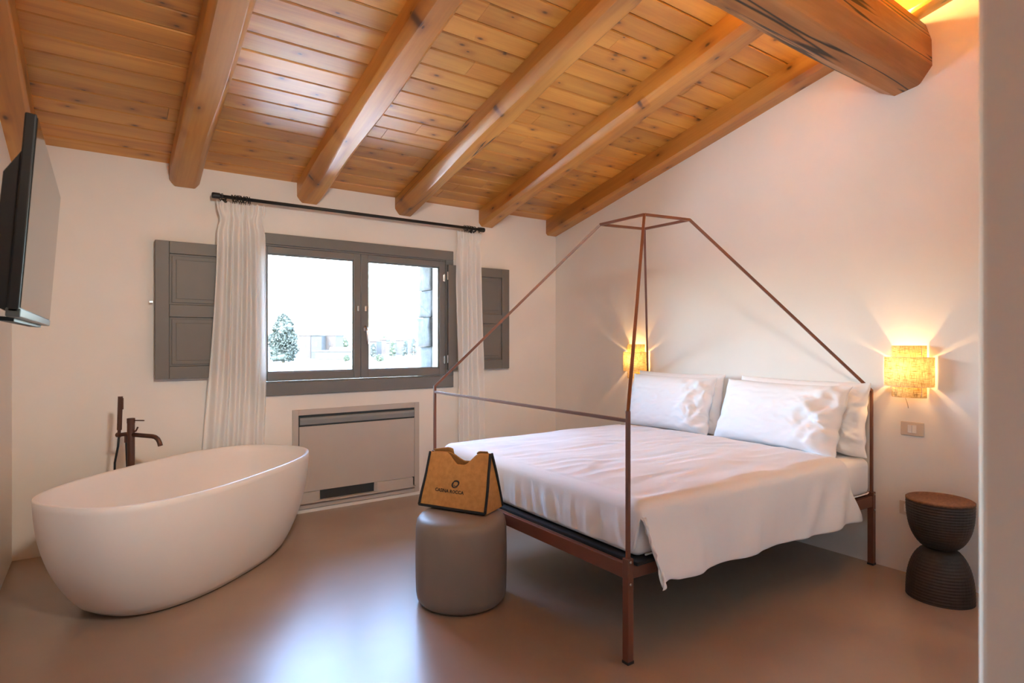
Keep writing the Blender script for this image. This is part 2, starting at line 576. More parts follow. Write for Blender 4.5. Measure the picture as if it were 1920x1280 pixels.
def rafter(xc, w, h, label, seed, wane=0.03, m_='rafter'):
    rnd = random.Random(seed)
    L_ = 4.78
    n = 30
    bm = bmesh.new()
    rings = []
    for i in range(n + 1):
        t = i / n
        yy = 0.03 - t * L_
        wv = nz(t * 5, seed * 3.1) * 0.010
        ww = w / 2 * (1 + 0.06 * nz(t * 4, seed * 7.7, 2))
        hh = h * (1 + 0.05 * nz(t * 4, seed * 5.3, 4))
        wl_ = wane * (1.0 + 0.9 * nz(t * 4.5, seed, 9))
        wr_ = wane * (1.0 + 0.9 * nz(t * 4.5, seed, 19))
        wl_, wr_ = max(wl_, 0.008), max(wr_, 0.008)
        s2 = 0.3
        prof = [(-ww, 0.0), (-ww, -hh + wl_ * 1.25), (-ww + wl_ * 0.12, -hh + wl_ * 1.0), (-ww + wl_ * 0.85, -hh + 0.1 * wl_), (-ww + wl_ * 1.05, -hh),
                (ww - wr_ * 1.05, -hh), (ww - wr_ * 0.85, -hh + 0.1 * wr_), (ww - wr_ * 0.12, -hh + wr_ * 1.0), (ww, -hh + wr_ * 1.25), (ww, 0.0)]
        rings.append([bm.verts.new((p + wv, yy, q)) for p, q in prof])
    m = len(rings[0])
    for i in range(n):
        for k in range(m):
            bm.faces.new((rings[i][k], rings[i][(k + 1) % m], rings[i + 1][(k + 1) % m], rings[i + 1][k]))
    bm.faces.new(rings[0][::-1]); bm.faces.new(rings[-1])
    o = obj('roof_rafter', bm, M[m_], smooth=True)
    md = o.modifiers.new('es', 'EDGE_SPLIT'); md.split_angle = math.radians(25)
    o.matrix_world = CEIL @ Matrix.Translation((xc, 0, 0.001))
    tag(o, label, 'rafter', 'rafters under the board ceiling')
    return o
rafter(-0.392, 0.15, 0.150, 'wooden ceiling rafter running along the wall above the television', 1, 0.014)
rafter(0.485, 0.185, 0.152, 'pale wooden rafter between the television wall and the curtain rod', 2, 0.034)
rafter(1.345, 0.190, 0.150, 'bright wooden rafter meeting the wall above the left half of the window', 3, 0.040, 'rafter_cracked')
rafter(2.165, 0.185, 0.148, 'long cracked wooden rafter meeting the wall above the right half of the window', 4, 0.044, 'rafter_cracked')
rafter(3.005, 0.170, 0.150, 'knotty wooden rafter ending just above the right end of the curtain rod', 5, 0.030)
rafter(3.805, 0.150, 0.150, 'wooden rafter lying against the white wall behind the bed', 6, 0.018)

def main_beam():
    prof = [(1.385, 3.17), (1.352, 3.06), (1.350, 2.915), (1.412, 2.828), (1.545, 2.806), (1.625, 2.848), (1.668, 2.95), (1.665, 3.07), (1.625, 3.135)]
    bm = bmesh.new()
    rings = []
    n = 24
    for i in range(n + 1):
        x = XL - 0.05 + (XR + 0.03 - XL + 0.05) * i / n
        rings.append([bm.verts.new((x, y + 0.010 * nz(x * 1.3, k * 2.1), z + (0.008 * nz(x * 1.3, k * 2.1, 5) if z < 3.1 else 0))) for k, (y, z) in enumerate(prof)])
    m = len(prof)
    for i in range(n):
        for k in range(m):
            bm.faces.new((rings[i][k], rings[i][(k + 1) % m], rings[i + 1][(k + 1) % m], rings[i + 1][k]))
    bm.faces.new(rings[0][::-1]); bm.faces.new(rings[-1])
    o = obj('main_beam', bm, M['beam'], bevel=0.012, segs=2)
    tag(o, 'thick dark hewn timber beam with drying cracks crossing under the rafters', 'beam')
main_beam()
# warm light strips lying on top of the beam between the rafters
for a, d, lab in ((-0.30, 0.38, 'television-wall end'), (0.60, 1.24, 'second bay'), (1.46, 2.06, 'middle bay'), (2.28, 2.90, 'fourth bay'), (3.11, 3.71, 'end nearest the bed wall')):
    y0 = 1.46
    t = thing('light_strip', 'warm light strip on top of the thick beam, ' + lab, 'light strip', ((a + d) / 2, y0, 3.165), 0, 'light strips on the beam')
    for dy, dz, m_ in ((-0.030, 0.003, 'led'), (0.148, -0.018, 'led_soft')):
        ch_ = obj('channel', boxes((-(d - a) / 2, (d - a) / 2, dy - 0.012, dy + 0.012, dz - 0.012, dz + 0.002)), M['steel'], t)
        obj('diffuser', boxes((-(d - a) / 2 + 0.004, (d - a) / 2 - 0.004, dy - 0.010, dy + 0.010, dz + 0.002, dz + 0.010)), M[m_], ch_)

# ------------------------------------------------------------------ window
def window():
    w = link(bpy.data.objects.new('window_1', None))
    w.location = (1.761, YB, 0)
    tag(w, 'grey two-leaf window looking over a dry field', kind='structure')
    X = lambda x: x - 1.761
    yf = -0.026
    fr = obj('window_frame', boxes((X(0.887), X(2.635), yf, 0.01, 2.088, 2.172), (X(0.887), X(2.635), yf, 0.01, 0.936, 1.036),
                              (X(0.887), X(0.967), yf, 0.01, 1.036, 2.088), (X(2.555), X(2.635), yf, 0.01, 1.036, 2.088)), M['frame_grey'], w, bevel=0.004)
    obj('inner_frame', boxes((X(0.958), X(2.562), -0.012, 0.075, 2.076, 2.096), (X(0.958), X(2.562), -0.012, 0.075, 1.02, 1.045),
                             (X(0.958), X(0.975), -0.012, 0.075, 1.045, 2.076), (X(2.547), X(2.562), -0.012, 0.075, 1.045, 2.076)), M['frame_grey'], w, bevel=0.003)
    z0, z1, g0, g1 = 1.048, 2.073, 1.112, 2.019
    for (a, b_, ga, gb) in ((0.977, 1.7595, 1.028, 1.702), (1.7625, 2.545, 1.825, 2.493)):
        s = obj('sash', boxes((X(a), X(ga), -0.020, 0.045, z0, z1), (X(gb), X(b_), -0.020, 0.045, z0, z1),
                              (X(ga), X(gb), -0.020, 0.045, z0, g0), (X(ga), X(gb), -0.020, 0.045, g1, z1)), M['frame_grey'], w, bevel=0.004)
        obj('glazing_bead', boxes((X(ga), X(ga) + 0.010, -0.006, 0.012, g0, g1), (X(gb) - 0.010, X(gb), -0.006, 0.012, g0, g1),
                                  (X(ga) + 0.010, X(gb) - 0.010, -0.006, 0.012, g0, g0 + 0.010), (X(ga) + 0.010, X(gb) - 0.010, -0.006, 0.012, g1 - 0.010, g1)), M['frame_grey'], s)
        obj('pane', boxes((X(ga) - 0.005, X(gb) + 0.005, 0.016, 0.020, g0 - 0.005, g1 + 0.005)), M['pane'], s)
        hx = X(a) + 0.004 if a < 1.5 else X(b_) - 0.004
        for hz in (1.185, 1.925):
            h = bmesh.new()
            tube(h, [(hx, -0.028, hz - 0.035), (hx, -0.028, hz + 0.035)], 0.0075)
            box(h, hx - 0.012, hx + 0.012, -0.024, -0.018, hz - 0.03, hz + 0.03)
            obj('hinge', h, M['steel'], s)
        cx = X(1.735) if a < 1.5 else X(1.800)
        obj('catch', boxes((cx - 0.008, cx + 0.008, -0.031, -0.019, 1.60, 1.645)), M['steel'], s, bevel=0.002)
        if a > 1.5:
            h = bmesh.new()
            lathe(h, [(0.017, 0), (0.017, 0.008), (0.010, 0.010), (0.009, 0.035)], 16)
            for v in h.verts:
                v.co = Vector((v.co.x + X(1.797), -0.02 - v.co.z, v.co.y * 1.7 + 1.455))
            tube(h, [(X(1.797), -0.052, 1.462), (X(1.799), -0.058, 1.435), (X(1.802), -0.060, 1.39), (X(1.803), -0.060, 1.330)], [0.010, 0.011, 0.0095, 0.008])
            obj('handle', h, M['steel'], s, smooth=True)
    obj('window_sill', boxes((X(0.955), X(2.52), 0.06, 0.46, 0.985, 1.022)), M['stone'], w)
window()

def shutter(x0, x1, label, side):
    y0, y1, z0, z1 = YB - 0.066, YB - 0.030, 1.092, 2.042
    t = thing('window_shutter', label, 'shutter', ((x0 + x1) / 2, y0, z0), 0, 'inside window shutters')
    hw, H, T = (x1 - x0) / 2, z1 - z0, y1 - y0
    st, rl = 0.085, 0.085
    mid = 0.47
    obj('stile', boxes((-hw, -hw + st, 0, T, 0, H)), M['shutter_grey'], t, bevel=0.004)
    obj('stile', boxes((hw - st, hw, 0, T, 0, H)), M['shutter_grey'], t, bevel=0.004)
    for a, b_ in ((0, rl), (mid - rl / 2, mid + rl / 2), (H - rl, H)):
        obj('rail', boxes((-hw + st, hw - st, 0, T, a, b_)), M['shutter_grey'], t, bevel=0.003)
    for a, b_ in ((rl, mid - rl / 2), (mid + rl / 2, H - rl)):
        bm = boxes((-hw + st, hw - st, 0.012, T - 0.008, a, b_))
        # raised field and a step moulding round it
        m0 = 0.014
        for q, yy in ((m0, 0.006), (0.040, 0.003)):
            box(bm, -hw + st + q, hw - st - q, yy, 0.013, a + q, b_ - q)
        obj('panel', bm, M['shutter_grey'], t, bevel=0.003)
    hx = hw + 0.004 if side < 0 else -hw - 0.004
    for hz in (0.10, H - 0.10):
        obj('hinge', tube(bmesh.new(), [(hx, 0.010, hz - 0.035), (hx, 0.010, hz + 0.035)], 0.006), M['steel'], t)
shutter(0.298, 0.962, 'grey panelled shutter folded back on the wall beside the television', -1)
shutter(2.562, 3.228, 'grey panelled shutter folded back on the wall beside the bed', 1)
st_ = thing('shutter_stop', 'tiny metal shutter stop on the wall left of the grey shutter', 'hook', (0.284, YB, 1.62))
sb = bmesh.new()
tube(sb, [(0, 0.01, 0), (0, -0.045, 0)], 0.004, 8)
obj('pin', sb, M['steel'], st_)
obj('tab', boxes((-0.018, 0.004, -0.050, -0.045, -0.007, 0.007)), M['steel'], st_, bevel=0.002)

# ------------------------------------------------------------------ curtain rod and curtains
RY, RZ = 4.612, 2.386
def curtain_rod():
    t = thing('curtain_rod', 'black iron curtain rod above the window', 'curtain rod', (1.78, RY, RZ))
    obj('pole', tube(bmesh.new(), [(-1.11, 0, 0), (1.11, 0, 0)], 0.0125, 14), M['black_metal'], t, smooth=True)
    for s in (-1, 1):
        b = bmesh.new()
        tube(b, [(s * 1.075, 0, 0), (s * 1.085, 0, 0), (s * 1.09, 0, 0), (s * 1.135, 0, 0), (s * 1.14, 0, 0)], [0.014, 0.016, 0.021, 0.021, 0.017], 14)
        obj('finial', b, M['black_metal'], t)
        b = bmesh.new()
        tube(b, [(s * 1.05, 0, -0.012), (s * 1.05, 0.02, -0.02), (s * 1.05, YB - RY - 0.004, -0.02)], 0.007, 8)
        lathe(b, [(0.024, 0), (0.024, 0.005)], 14)
        for v in list(b.verts)[-28:]:
            v.co = Vector((s * 1.05 + v.co.x, YB - RY - 0.006 + v.co.z, v.co.y - 0.02))
        obj('bracket', b, M['black_metal'], t)
curtain_rod()

def curtain(x0t, x1t, x0b, x1b, waist, label, seed, folds, rings_x):
    t = thing('curtain', label, 'curtain', ((x0t + x1t) / 2, RY, 0.01), 0, 'sheer white window curtains')
    cx = (x0t + x1t) / 2
    Z1 = RZ - 0.035
    def fn(u, v):
        z = 0.012 + (Z1 - 0.012) * v
        k = smooth01(0.0, 0.93, v)
        a = x0b + (x0t - x0b) * k
        b_ = x1b + (x1t - x1b) * k
        dip = math.exp(-((z - (Z1 - 0.125)) / 0.055) ** 2) * waist
        a += dip; b_ -= dip
        uu = u + 0.035 * nz(u * 7, v * 1.2 + seed * 3, seed)
        x = a + (b_ - a) * uu
        head = smooth01(Z1 - 0.12, Z1 - 0.06, z)
        ph = 2 * PI * (folds * u + 0.28 * nz(v * 1.6, seed * 2.0, 1) + 0.35 * nz(u * 3, v * 1.5, seed))
        am = 0.020 + 0.014 * (1 - v) + 0.010 * nz(u * 5, 3.3 + seed, v)
        y = math.sin(ph) * am * (1 - head) + math.sin(2 * PI * (folds * 1.6) * u) * 0.016 * head
        y += 0.006 * nz(u * 16, v * 5, seed + 4) * (1 - head)
        y += 0.012 * nz(u * 2, v * 2.2, seed)
        y = min(y, 0.085)
        if seed == 1:
            y = min(y * (1 - 0.35 * (1 - smooth01(0.5, 1.1, z))) + 0.050 * (1 - smooth01(0.5, 1.1, z)), 0.09)   # pushed back by the tub
        zz = z + (0.010 * math.sin(2 * PI * folds * 1.6 * u + 1) * head if v > 0.98 else 0)
        return Vector((x - cx, y, zz - 0.01))
    bm = bmesh.new()
    grid(bm, fn, 110, 80)
    obj('drape', bm, M['curtain'], t, smooth=True)
    # gathering tape sewn across the head
    def fn2(u, v):
        p = fn(u, 1 - (0.06 + 0.035 * v) / (Z1 - 0.012))
        return p + Vector((0, 0.004, 0))
    bm = bmesh.new()
    grid(bm, fn2, 90, 2)
    obj('heading_tape', bm, M['curtain'], t, smooth=True)
    for i, rx in enumerate(rings_x):
        b = bmesh.new()
        torus(b, (rx - cx, 0, RZ - 0.014), (1, 0.35 * math.sin(i * 2.3), 0.25 * math.cos(i * 1.7)), 0.024, 0.003, 14, 6)
        tube(b, [(rx - cx, 0, RZ - 0.038), (rx - cx, 0.004, RZ - 0.052)], 0.002, 6)
        obj('ring', b, M['black_metal'], t)
rl_ = [0.775 + 0.0145 * i + 0.004 * math.sin(i * 3.1) for i in range(9)] + [0.70]
rr_ = [2.71 + 0.016 * i + 0.004 * math.sin(i * 2.1) for i in range(7)] + [2.86]
curtain(0.672, 1.000, 0.575, 0.995, 0.020, 'gathered sheer white curtain on the bathtub side of the window', 1, 6, rl_)
curtain(2.632, 2.888, 2.625, 2.925, 0.012, 'gathered sheer white curtain on the bed side of the window', 2, 5, rr_)

# ------------------------------------------------------------------ recessed fan coil under the window
def fan_coil():
    x0, x1, z0, z1 = 1.216, 2.297, 0.032, 0.816
    t = thing('fan_coil_unit', 'flat grey heating unit with a dark slot, set in the wall under the window', 'heater', ((x0 + x1) / 2, YB, z0))
    hw, H = (x1 - x0) / 2, z1 - z0
    fw = 0.045
    obj('surround', boxes((-hw, -hw + fw, -0.012, 0.0, 0, H), (hw - fw, hw, -0.012, 0.0, 0, H),
                          (-hw + fw, hw - fw, -0.012, 0.0, H - fw, H), (-hw + fw, hw - fw, -0.012, 0.0, 0, 0.058)), M['coil'], t, bevel=0.002)
    obj('recess', boxes((-hw + fw, hw - fw, -0.0045, -0.001, 0.05, H - fw)), M['coil_dark'], t)
    obj('front_panel', boxes((-hw + fw + 0.004, hw - fw - 0.004, -0.016, -0.006, 0.135, H - 0.135)), M['coil'], t, bevel=0.002)
    b = bmesh.new()
    pr = [(-0.004, H - 0.128), (-0.020, H - 0.120), (-0.026, H - 0.085), (-0.022, H - 0.066), (-0.006, H - 0.064)]
    a0 = [b.verts.new((-hw + fw + 0.008, p, q)) for p, q in pr]
    a1 = [b.verts.new((hw - fw - 0.008, p, q)) for p, q in pr]
    for k in range(5):
        b.faces.new((a0[k], a0[(k + 1) % 5], a1[(k + 1) % 5], a1[k]))
    b.faces.new(a0[::-1]); b.faces.new(a1)
    obj('air_flap', b, M['coil_flap'], t)
    for xa, xb, rc in ((-hw + fw, 1.43 - (x0 + x1) / 2, 1), (1.88 - (x0 + x1) / 2, hw - fw - 0.03, -1)):
        # foot covers, rounded towards the middle
        b = bmesh.new()
        n = 14
        lo, hi = [], []
        for k in range(n + 1):
            q = k / n
            xx = xa + (xb - xa) * q
            c_ = q if rc > 0 else 1 - q
            yy = -0.005 - 0.040 * (max(0.0, 1 - c_ ** 3)) ** 0.5
            lo.append(b.verts.new((xx, yy, 0.060)))
            hi.append(b.verts.new((xx, yy + 0.002, 0.134)))
        lo += [b.verts.new((xb, -0.003, 0.060)), b.verts.new((xa, -0.003, 0.060))]
        hi += [b.verts.new((xb, -0.003, 0.134)), b.verts.new((xa, -0.003, 0.134))]
        for k in range(len(lo)):
            j = (k + 1) % len(lo)
            b.faces.new((lo[k], lo[j], hi[j], hi[k]))
        b.faces.new(lo[::-1]); b.faces.new(hi)
        obj('foot_cover', b, M['coil'], t)
    obj('bottom_tray', boxes((-hw + fw, hw - fw, -0.046, -0.005, 0.050, 0.060)), M['coil'], t)
fan_coil()

# ------------------------------------------------------------------ bathtub
def bathtub():
    t = thing('bathtub', 'freestanding oval white bathtub with a matt finish', 'bathtub', (0.456, 3.894, 0), math.radians(43.2))
    A, B, NS, H = 0.825, 0.449, 2.75, 0.60
    n = 96
    def ring(bm, k, z, ex=NS, da=0.0):
        r = []
        for i in range(n):
            th = 2 * PI * i / n
            c, s = math.cos(th), math.sin(th)
            r.append(bm.verts.new(((A * k - da) * math.copysign(abs(c) ** (2 / ex), c), (B * k - da) * math.copysign(abs(s) ** (2 / ex), s), z)))
        return r
    bm = bmesh.new()
    rs = []
    for q in range(19):                      # outside, from the base up
        u = q / 18
        z = 0.010 + (H - 0.012) * u
        k = 0.735 + 0.265 * (1 - (1 - u) ** 2.3) ** 0.85
        if q == 0: k -= 0.012
        rs.append(ring(bm, k, z, 2.45 + 0.3 * u))
    rs.append(ring(bm, 1, H, NS, 0.003))
    rs.append(ring(bm, 1, H + 0.001, NS, 0.012))
    rs.append(ring(bm, 1, H - 0.004, NS, 0.020))
    for q in range(1, 15):                   # inside
        u = q / 14
        z = H - 0.004 - 0.46 * (1 - (1 - u) ** 1.5)
        k = 1 - 0.42 * u ** 3.2
        rs.append(ring(bm, k, z, NS - 0.3 * u, 0.022))
    for a, b_ in zip(rs, rs[1:]):
        for i in range(n):
            bm.faces.new((a[i], a[(i + 1) % n], b_[(i + 1) % n], b_[i]))
    bm.faces.new(rs[0][::-1]); bm.faces.new(rs[-1])
    obj('shell', bm, M['tub'], t, smooth=True)
    b = bmesh.new()
    r0, r1 = ring(b, 0.69, 0.0, 2.45), ring(b, 0.69, 0.014, 2.45)
    for i in range(n):
        b.faces.new((r0[i], r0[(i + 1) % n], r1[(i + 1) % n], r1[i]))
    b.faces.new(r0[::-1]); b.faces.new(r1)
    obj('plinth', b, M['shadow_gap'], t)
    b = bmesh.new()
    lathe(b, [(0.03, 0.136), (0.03, 0.142), (0.024, 0.144)], 20)
    obj('drain', b, M['bronze'], t)
bathtub()

def tub_faucet():
    t = thing('tub_faucet', 'brown metal floor-standing bath mixer with hand shower behind the bathtub', 'faucet', (0.150, 4.318, 0), math.radians(-46.8))
    # local +x reaches over the tub
    obj('column', lathe(bmesh.new(), [(0.021, 0), (0.021, 0.845), (0.0215, 0.846)], 20), M['bronze'], t, smooth=False)
    obj('base_plate', lathe(bmesh.new(), [(0.05, 0), (0.05, 0.008), (0.046, 0.011)], 24), M['bronze'], t)
    b = lathe(bmesh.new(), [(0.0225, 0.846), (0.0225, 0.874), (0.021, 0.876)], 20)
    cap = obj('mixer_cap', b, M['bronze'], t)
    obj('lever', tube(bmesh.new(), [(0.02, 0.004, 0.862), (0.085, 0.012, 0.862)], 0.0035, 8), M['bronze'], cap)
    pts = [(0.012, 0, 0.775), (0.155, 0, 0.769), (0.178, 0, 0.764), (0.195, 0, 0.752), (0.205, 0, 0.735), (0.213, 0, 0.712)]
    obj('spout', tube(bmesh.new(), pts, [0.0135, 0.0135, 0.0135, 0.0135, 0.0135, 0.0138], 14), M['bronze'], t, smooth=True)
    obj('diverter', tube(bmesh.new(), [(0.012, 0, 0.795), (0.035, 0, 0.797), (0.050, 0.0, 0.822)], 0.005, 8), M['bronze'], t)
    # side arm carrying the hand shower
    ax = Vector((-0.075, -0.012, 0))
    b = bmesh.new()
    tube(b, [(0, 0, 0.782), (ax.x, ax.y, 0.772)], 0.012, 12)
    tube(b, [(ax.x + 0.008, ax.y, 0.772), (ax.x - 0.014, ax.y, 0.772)], 0.015, 12)
    obj('shower_holder', b, M['bronze'], t)
    hs = obj('hand_shower', tube(bmesh.new(), [(ax.x, ax.y, 0.772), (ax.x + 0.001, ax.y, 0.80), (ax.x + 0.002, ax.y, 0.805), (ax.x + 0.010, ax.y, 1.01)], [0.009, 0.0095, 0.0135, 0.0135], 14), M['bronze'], t)
    obj('spray_face', boxes((ax.x + 0.020, ax.x + 0.025, ax.y - 0.008, ax.y + 0.008, 0.93, 1.0)), M['bronze'], hs)
    pts = [(ax.x, ax.y, 0.772), (ax.x - 0.006, ax.y - 0.002, 0.70), (ax.x - 0.025, ax.y - 0.006, 0.60), (ax.x - 0.035, ax.y, 0.45), (ax.x - 0.015, ax.y, 0.34), (-0.045, 0, 0.31),
           (-0.030, -0.002, 0.40), (-0.024, -0.004, 0.58), (-0.030, -0.004, 0.70), (-0.034, -0.002, 0.772)]
    b = bmesh.new()
    tube(b, pts, 0.0062, 8)
    h = obj('hose', b, M['black_metal'], t, smooth=True)
    obj('hose_nut', tube(bmesh.new(), [(-0.034, -0.002, 0.775), (-0.033, -0.003, 0.725)], 0.0095, 12), M['bronze'], h)
tub_faucet()

# ------------------------------------------------------------------ television
def television():
    t = thing('television', 'black flat television on a wall arm, tilted down', 'television', (-0.161, 2.605, 1.699))
    W, Hh, tilt = 1.10, 0.545, 0.071
    R = Matrix.Rotation(tilt, 4, 'Y')            # local x out of the screen, top leans out
    def part(name, bm, m, parent=t, bevel=0.0):
        for v in bm.verts:
            v.co = R @ v.co
        return obj(name, bm, m, parent, bevel=bevel)
    part('panel', boxes((-0.028, -0.002, -W / 2, W / 2, -Hh / 2, Hh / 2)), M['tv_black'], bevel=0.004)
    s = part('screen', boxes((-0.003, 0.0005, -W / 2 + 0.008, W / 2 - 0.008, -Hh / 2 + 0.014, Hh / 2 - 0.008)), M['screen'])
    part('bottom_trim', boxes((-0.030, 0.002, -W / 2, W / 2, -Hh / 2 - 0.012, -Hh / 2 + 0.012)), M['tv_trim'], bevel=0.003)
    b = bmesh.new()
    pr = [(-0.026, Hh / 2 - 0.10), (-0.062, Hh / 2 - 0.17), (-0.066, -Hh / 2 + 0.02), (-0.026, -Hh / 2 + 0.0)]
    a0 = [b.verts.new((x, -W / 2 + 0.012, z)) for x, z in pr]
    a1 = [b.verts.new((x, W / 2 - 0.012, z)) for x, z in pr]
    for k in range(4):
        b.faces.new((a0[k], a0[(k + 1) % 4], a1[(k + 1) % 4], a1[k]))
    b.faces.new(a0[::-1]); b.faces.new(a1)
    part('rear_housing', b, M['tv_black'])
    part('speaker_bar', boxes((-0.058, -0.020, -W / 2 + 0.10, W / 2 - 0.10, -Hh / 2 - 0.022, -Hh / 2 - 0.010)), M['tv_black'])
    m = part('mount_plate', boxes((-0.085, -0.062, -0.20, 0.20, -0.16, 0.16)), M['tv_black'], bevel=0.003)
    b = boxes((XL + 0.161 + 0.001, XL + 0.161 + 0.02, -0.12, 0.12, -0.18, 0.14))
    bar(b, (XL + 0.175, -0.02, -0.02), (-0.18, -0.22, -0.02), 0.03, 0.05)
    bar(b, (-0.18, -0.22, -0.02), (-0.08, 0.0, -0.02), 0.03, 0.05)
    obj('wall_arm', b, M['tv_black'], t, bevel=0.002)
television()

# ------------------------------------------------------------------ bed
NF, FFc, NH, FHc = Vector((1.812, 1.735)), Vector((1.805, 3.462)), Vector((3.822, 1.655)), Vector((3.834, 3.440))
ZLEG, ZBEND, ZTOP = 0.44, 1.058, 2.10
TOPS = {'nf': Vector((2.627, 2.384, ZTOP)), 'ff': Vector((2.622, 2.752, ZTOP)), 'nh': Vector((2.971, 2.328, ZTOP)), 'fh': Vector((2.965, 2.690, ZTOP))}
def bed_frame():
    t = thing('canopy_bed', 'rust-brown metal four-poster bed frame with a pyramid canopy', 'bed', (2.82, 2.57, 0))
    o = Vector((2.82, 2.57, 0))
    v3 = lambda p, z: Vector((p.x, p.y, z)) - o
    m = M['rust']
    cs = {'nf': NF, 'ff': FFc, 'nh': NH, 'fh': FHc}
    for k, p in cs.items():
        l = obj('leg', bar(bmesh.new(), v3(p, 0.006), v3(p, ZLEG), 0.033, up=(0, 1, 0)), m, t, bevel=0.002)
        obj('foot_cap', bar(bmesh.new(), v3(p, 0.0), v3(p, 0.012), 0.035, up=(0, 1, 0)), M['black_metal'], l)
        obj('upright', bar(bmesh.new(), v3(p, ZLEG - 0.01), v3(p, ZBEND), 0.0155, up=(0, 1, 0)), m, t, bevel=0.001)
        obj('canopy_strut', bar(bmesh.new(), v3(p, ZBEND - 0.005), TOPS[k] - o, 0.0155), m, t, bevel=0.001)
    for a, b_ in (('nf', 'ff'), ('ff', 'fh'), ('fh', 'nh'), ('nh', 'nf')):
        obj('canopy_ring_bar', bar(bmesh.new(), TOPS[a] - o, TOPS[b_] - o, 0.0155), m, t, bevel=0.001)
    obj('foot_crossbar', bar(bmesh.new(), v3(NF, 1.017), v3(FFc, 1.017), 0.0145), m, t, bevel=0.001)
    for nm, a, b_ in (('foot_rail', NF, FFc), ('head_rail', NH, FHc), ('side_rail', NF, NH), ('side_rail', FFc, FHc)):
        obj(nm, bar(bmesh.new(), v3(a, 0.385), v3(b_, 0.385), 0.026, 0.062), m, t, bevel=0.002)
    for nm, p in (('nh', NH), ('nf', NF)):
        for z in (0.428, 0.335):
            b = bmesh.new()
            lathe(b, [(0.0065, 0), (0.0065, 0.003), (0.004, 0.006)], 12)
            for v in b.verts:
                v.co = Vector((v.co.x - 0.004, -0.0165 - v.co.z, v.co.y)) + v3(p, z)
            obj('bolt', b, M['steel'], t)
    for i in range(14):
        x = 1.90 + i * 0.142
        obj('slat', boxes((x - 0.035 - o.x, x + 0.035 - o.x, 1.745 - o.y, 3.43 - o.y, 0.395, 0.409)), M['black_fabric'], t)
    obj('slat_cover', boxes((1.832 - o.x, 3.80 - o.x, 1.70 - o.y, 3.435 - o.y, 0.410, 0.428)), M['black_fabric'], t, bevel=0.004)
bed_frame()

SKEW = -0.040                                # the near side of the bed runs slightly out of square
MX0, MX1, MY0, MY1, MZ0, MZ1 = 1.850, 3.790, 1.722, 3.420, 0.429, 0.650
def mattress():
    bm = bmesh.new()
    box(bm, MX0, MX1, MY0, MY1, MZ0, MZ1)
    for v in bm.verts:
        v.co.y += SKEW * (v.co.x - 1.812) * (3.447 - v.co.y) / 1.757
    o = obj('mattress', bm, M['sheet'], smooth=True, bevel=0.045, segs=5)
    tag(o, 'thick white mattress with a fitted sheet showing at the head of the bed', 'mattress')
    b = bmesh.new()
    pts = []
    z, r = MZ0 + 0.012, 0.05
    x0, x1, y0, y1 = MX0 - 0.001, MX1 + 0.001, MY0 - 0.001, MY1 + 0.001
    tube(b, [(x0 + r, y0, z), (x1 - r, y0, z), (x1 - 0.01, y0 + 0.01, z), (x1, y0 + r, z), (x1, y1 - r, z)], 0.004, 6)
    for v in b.verts:
        v.co.y += SKEW * (v.co.x - 1.812) * (3.447 - v.co.y) / 1.757
    obj('piping', b, M['sheet'], o)
mattress()

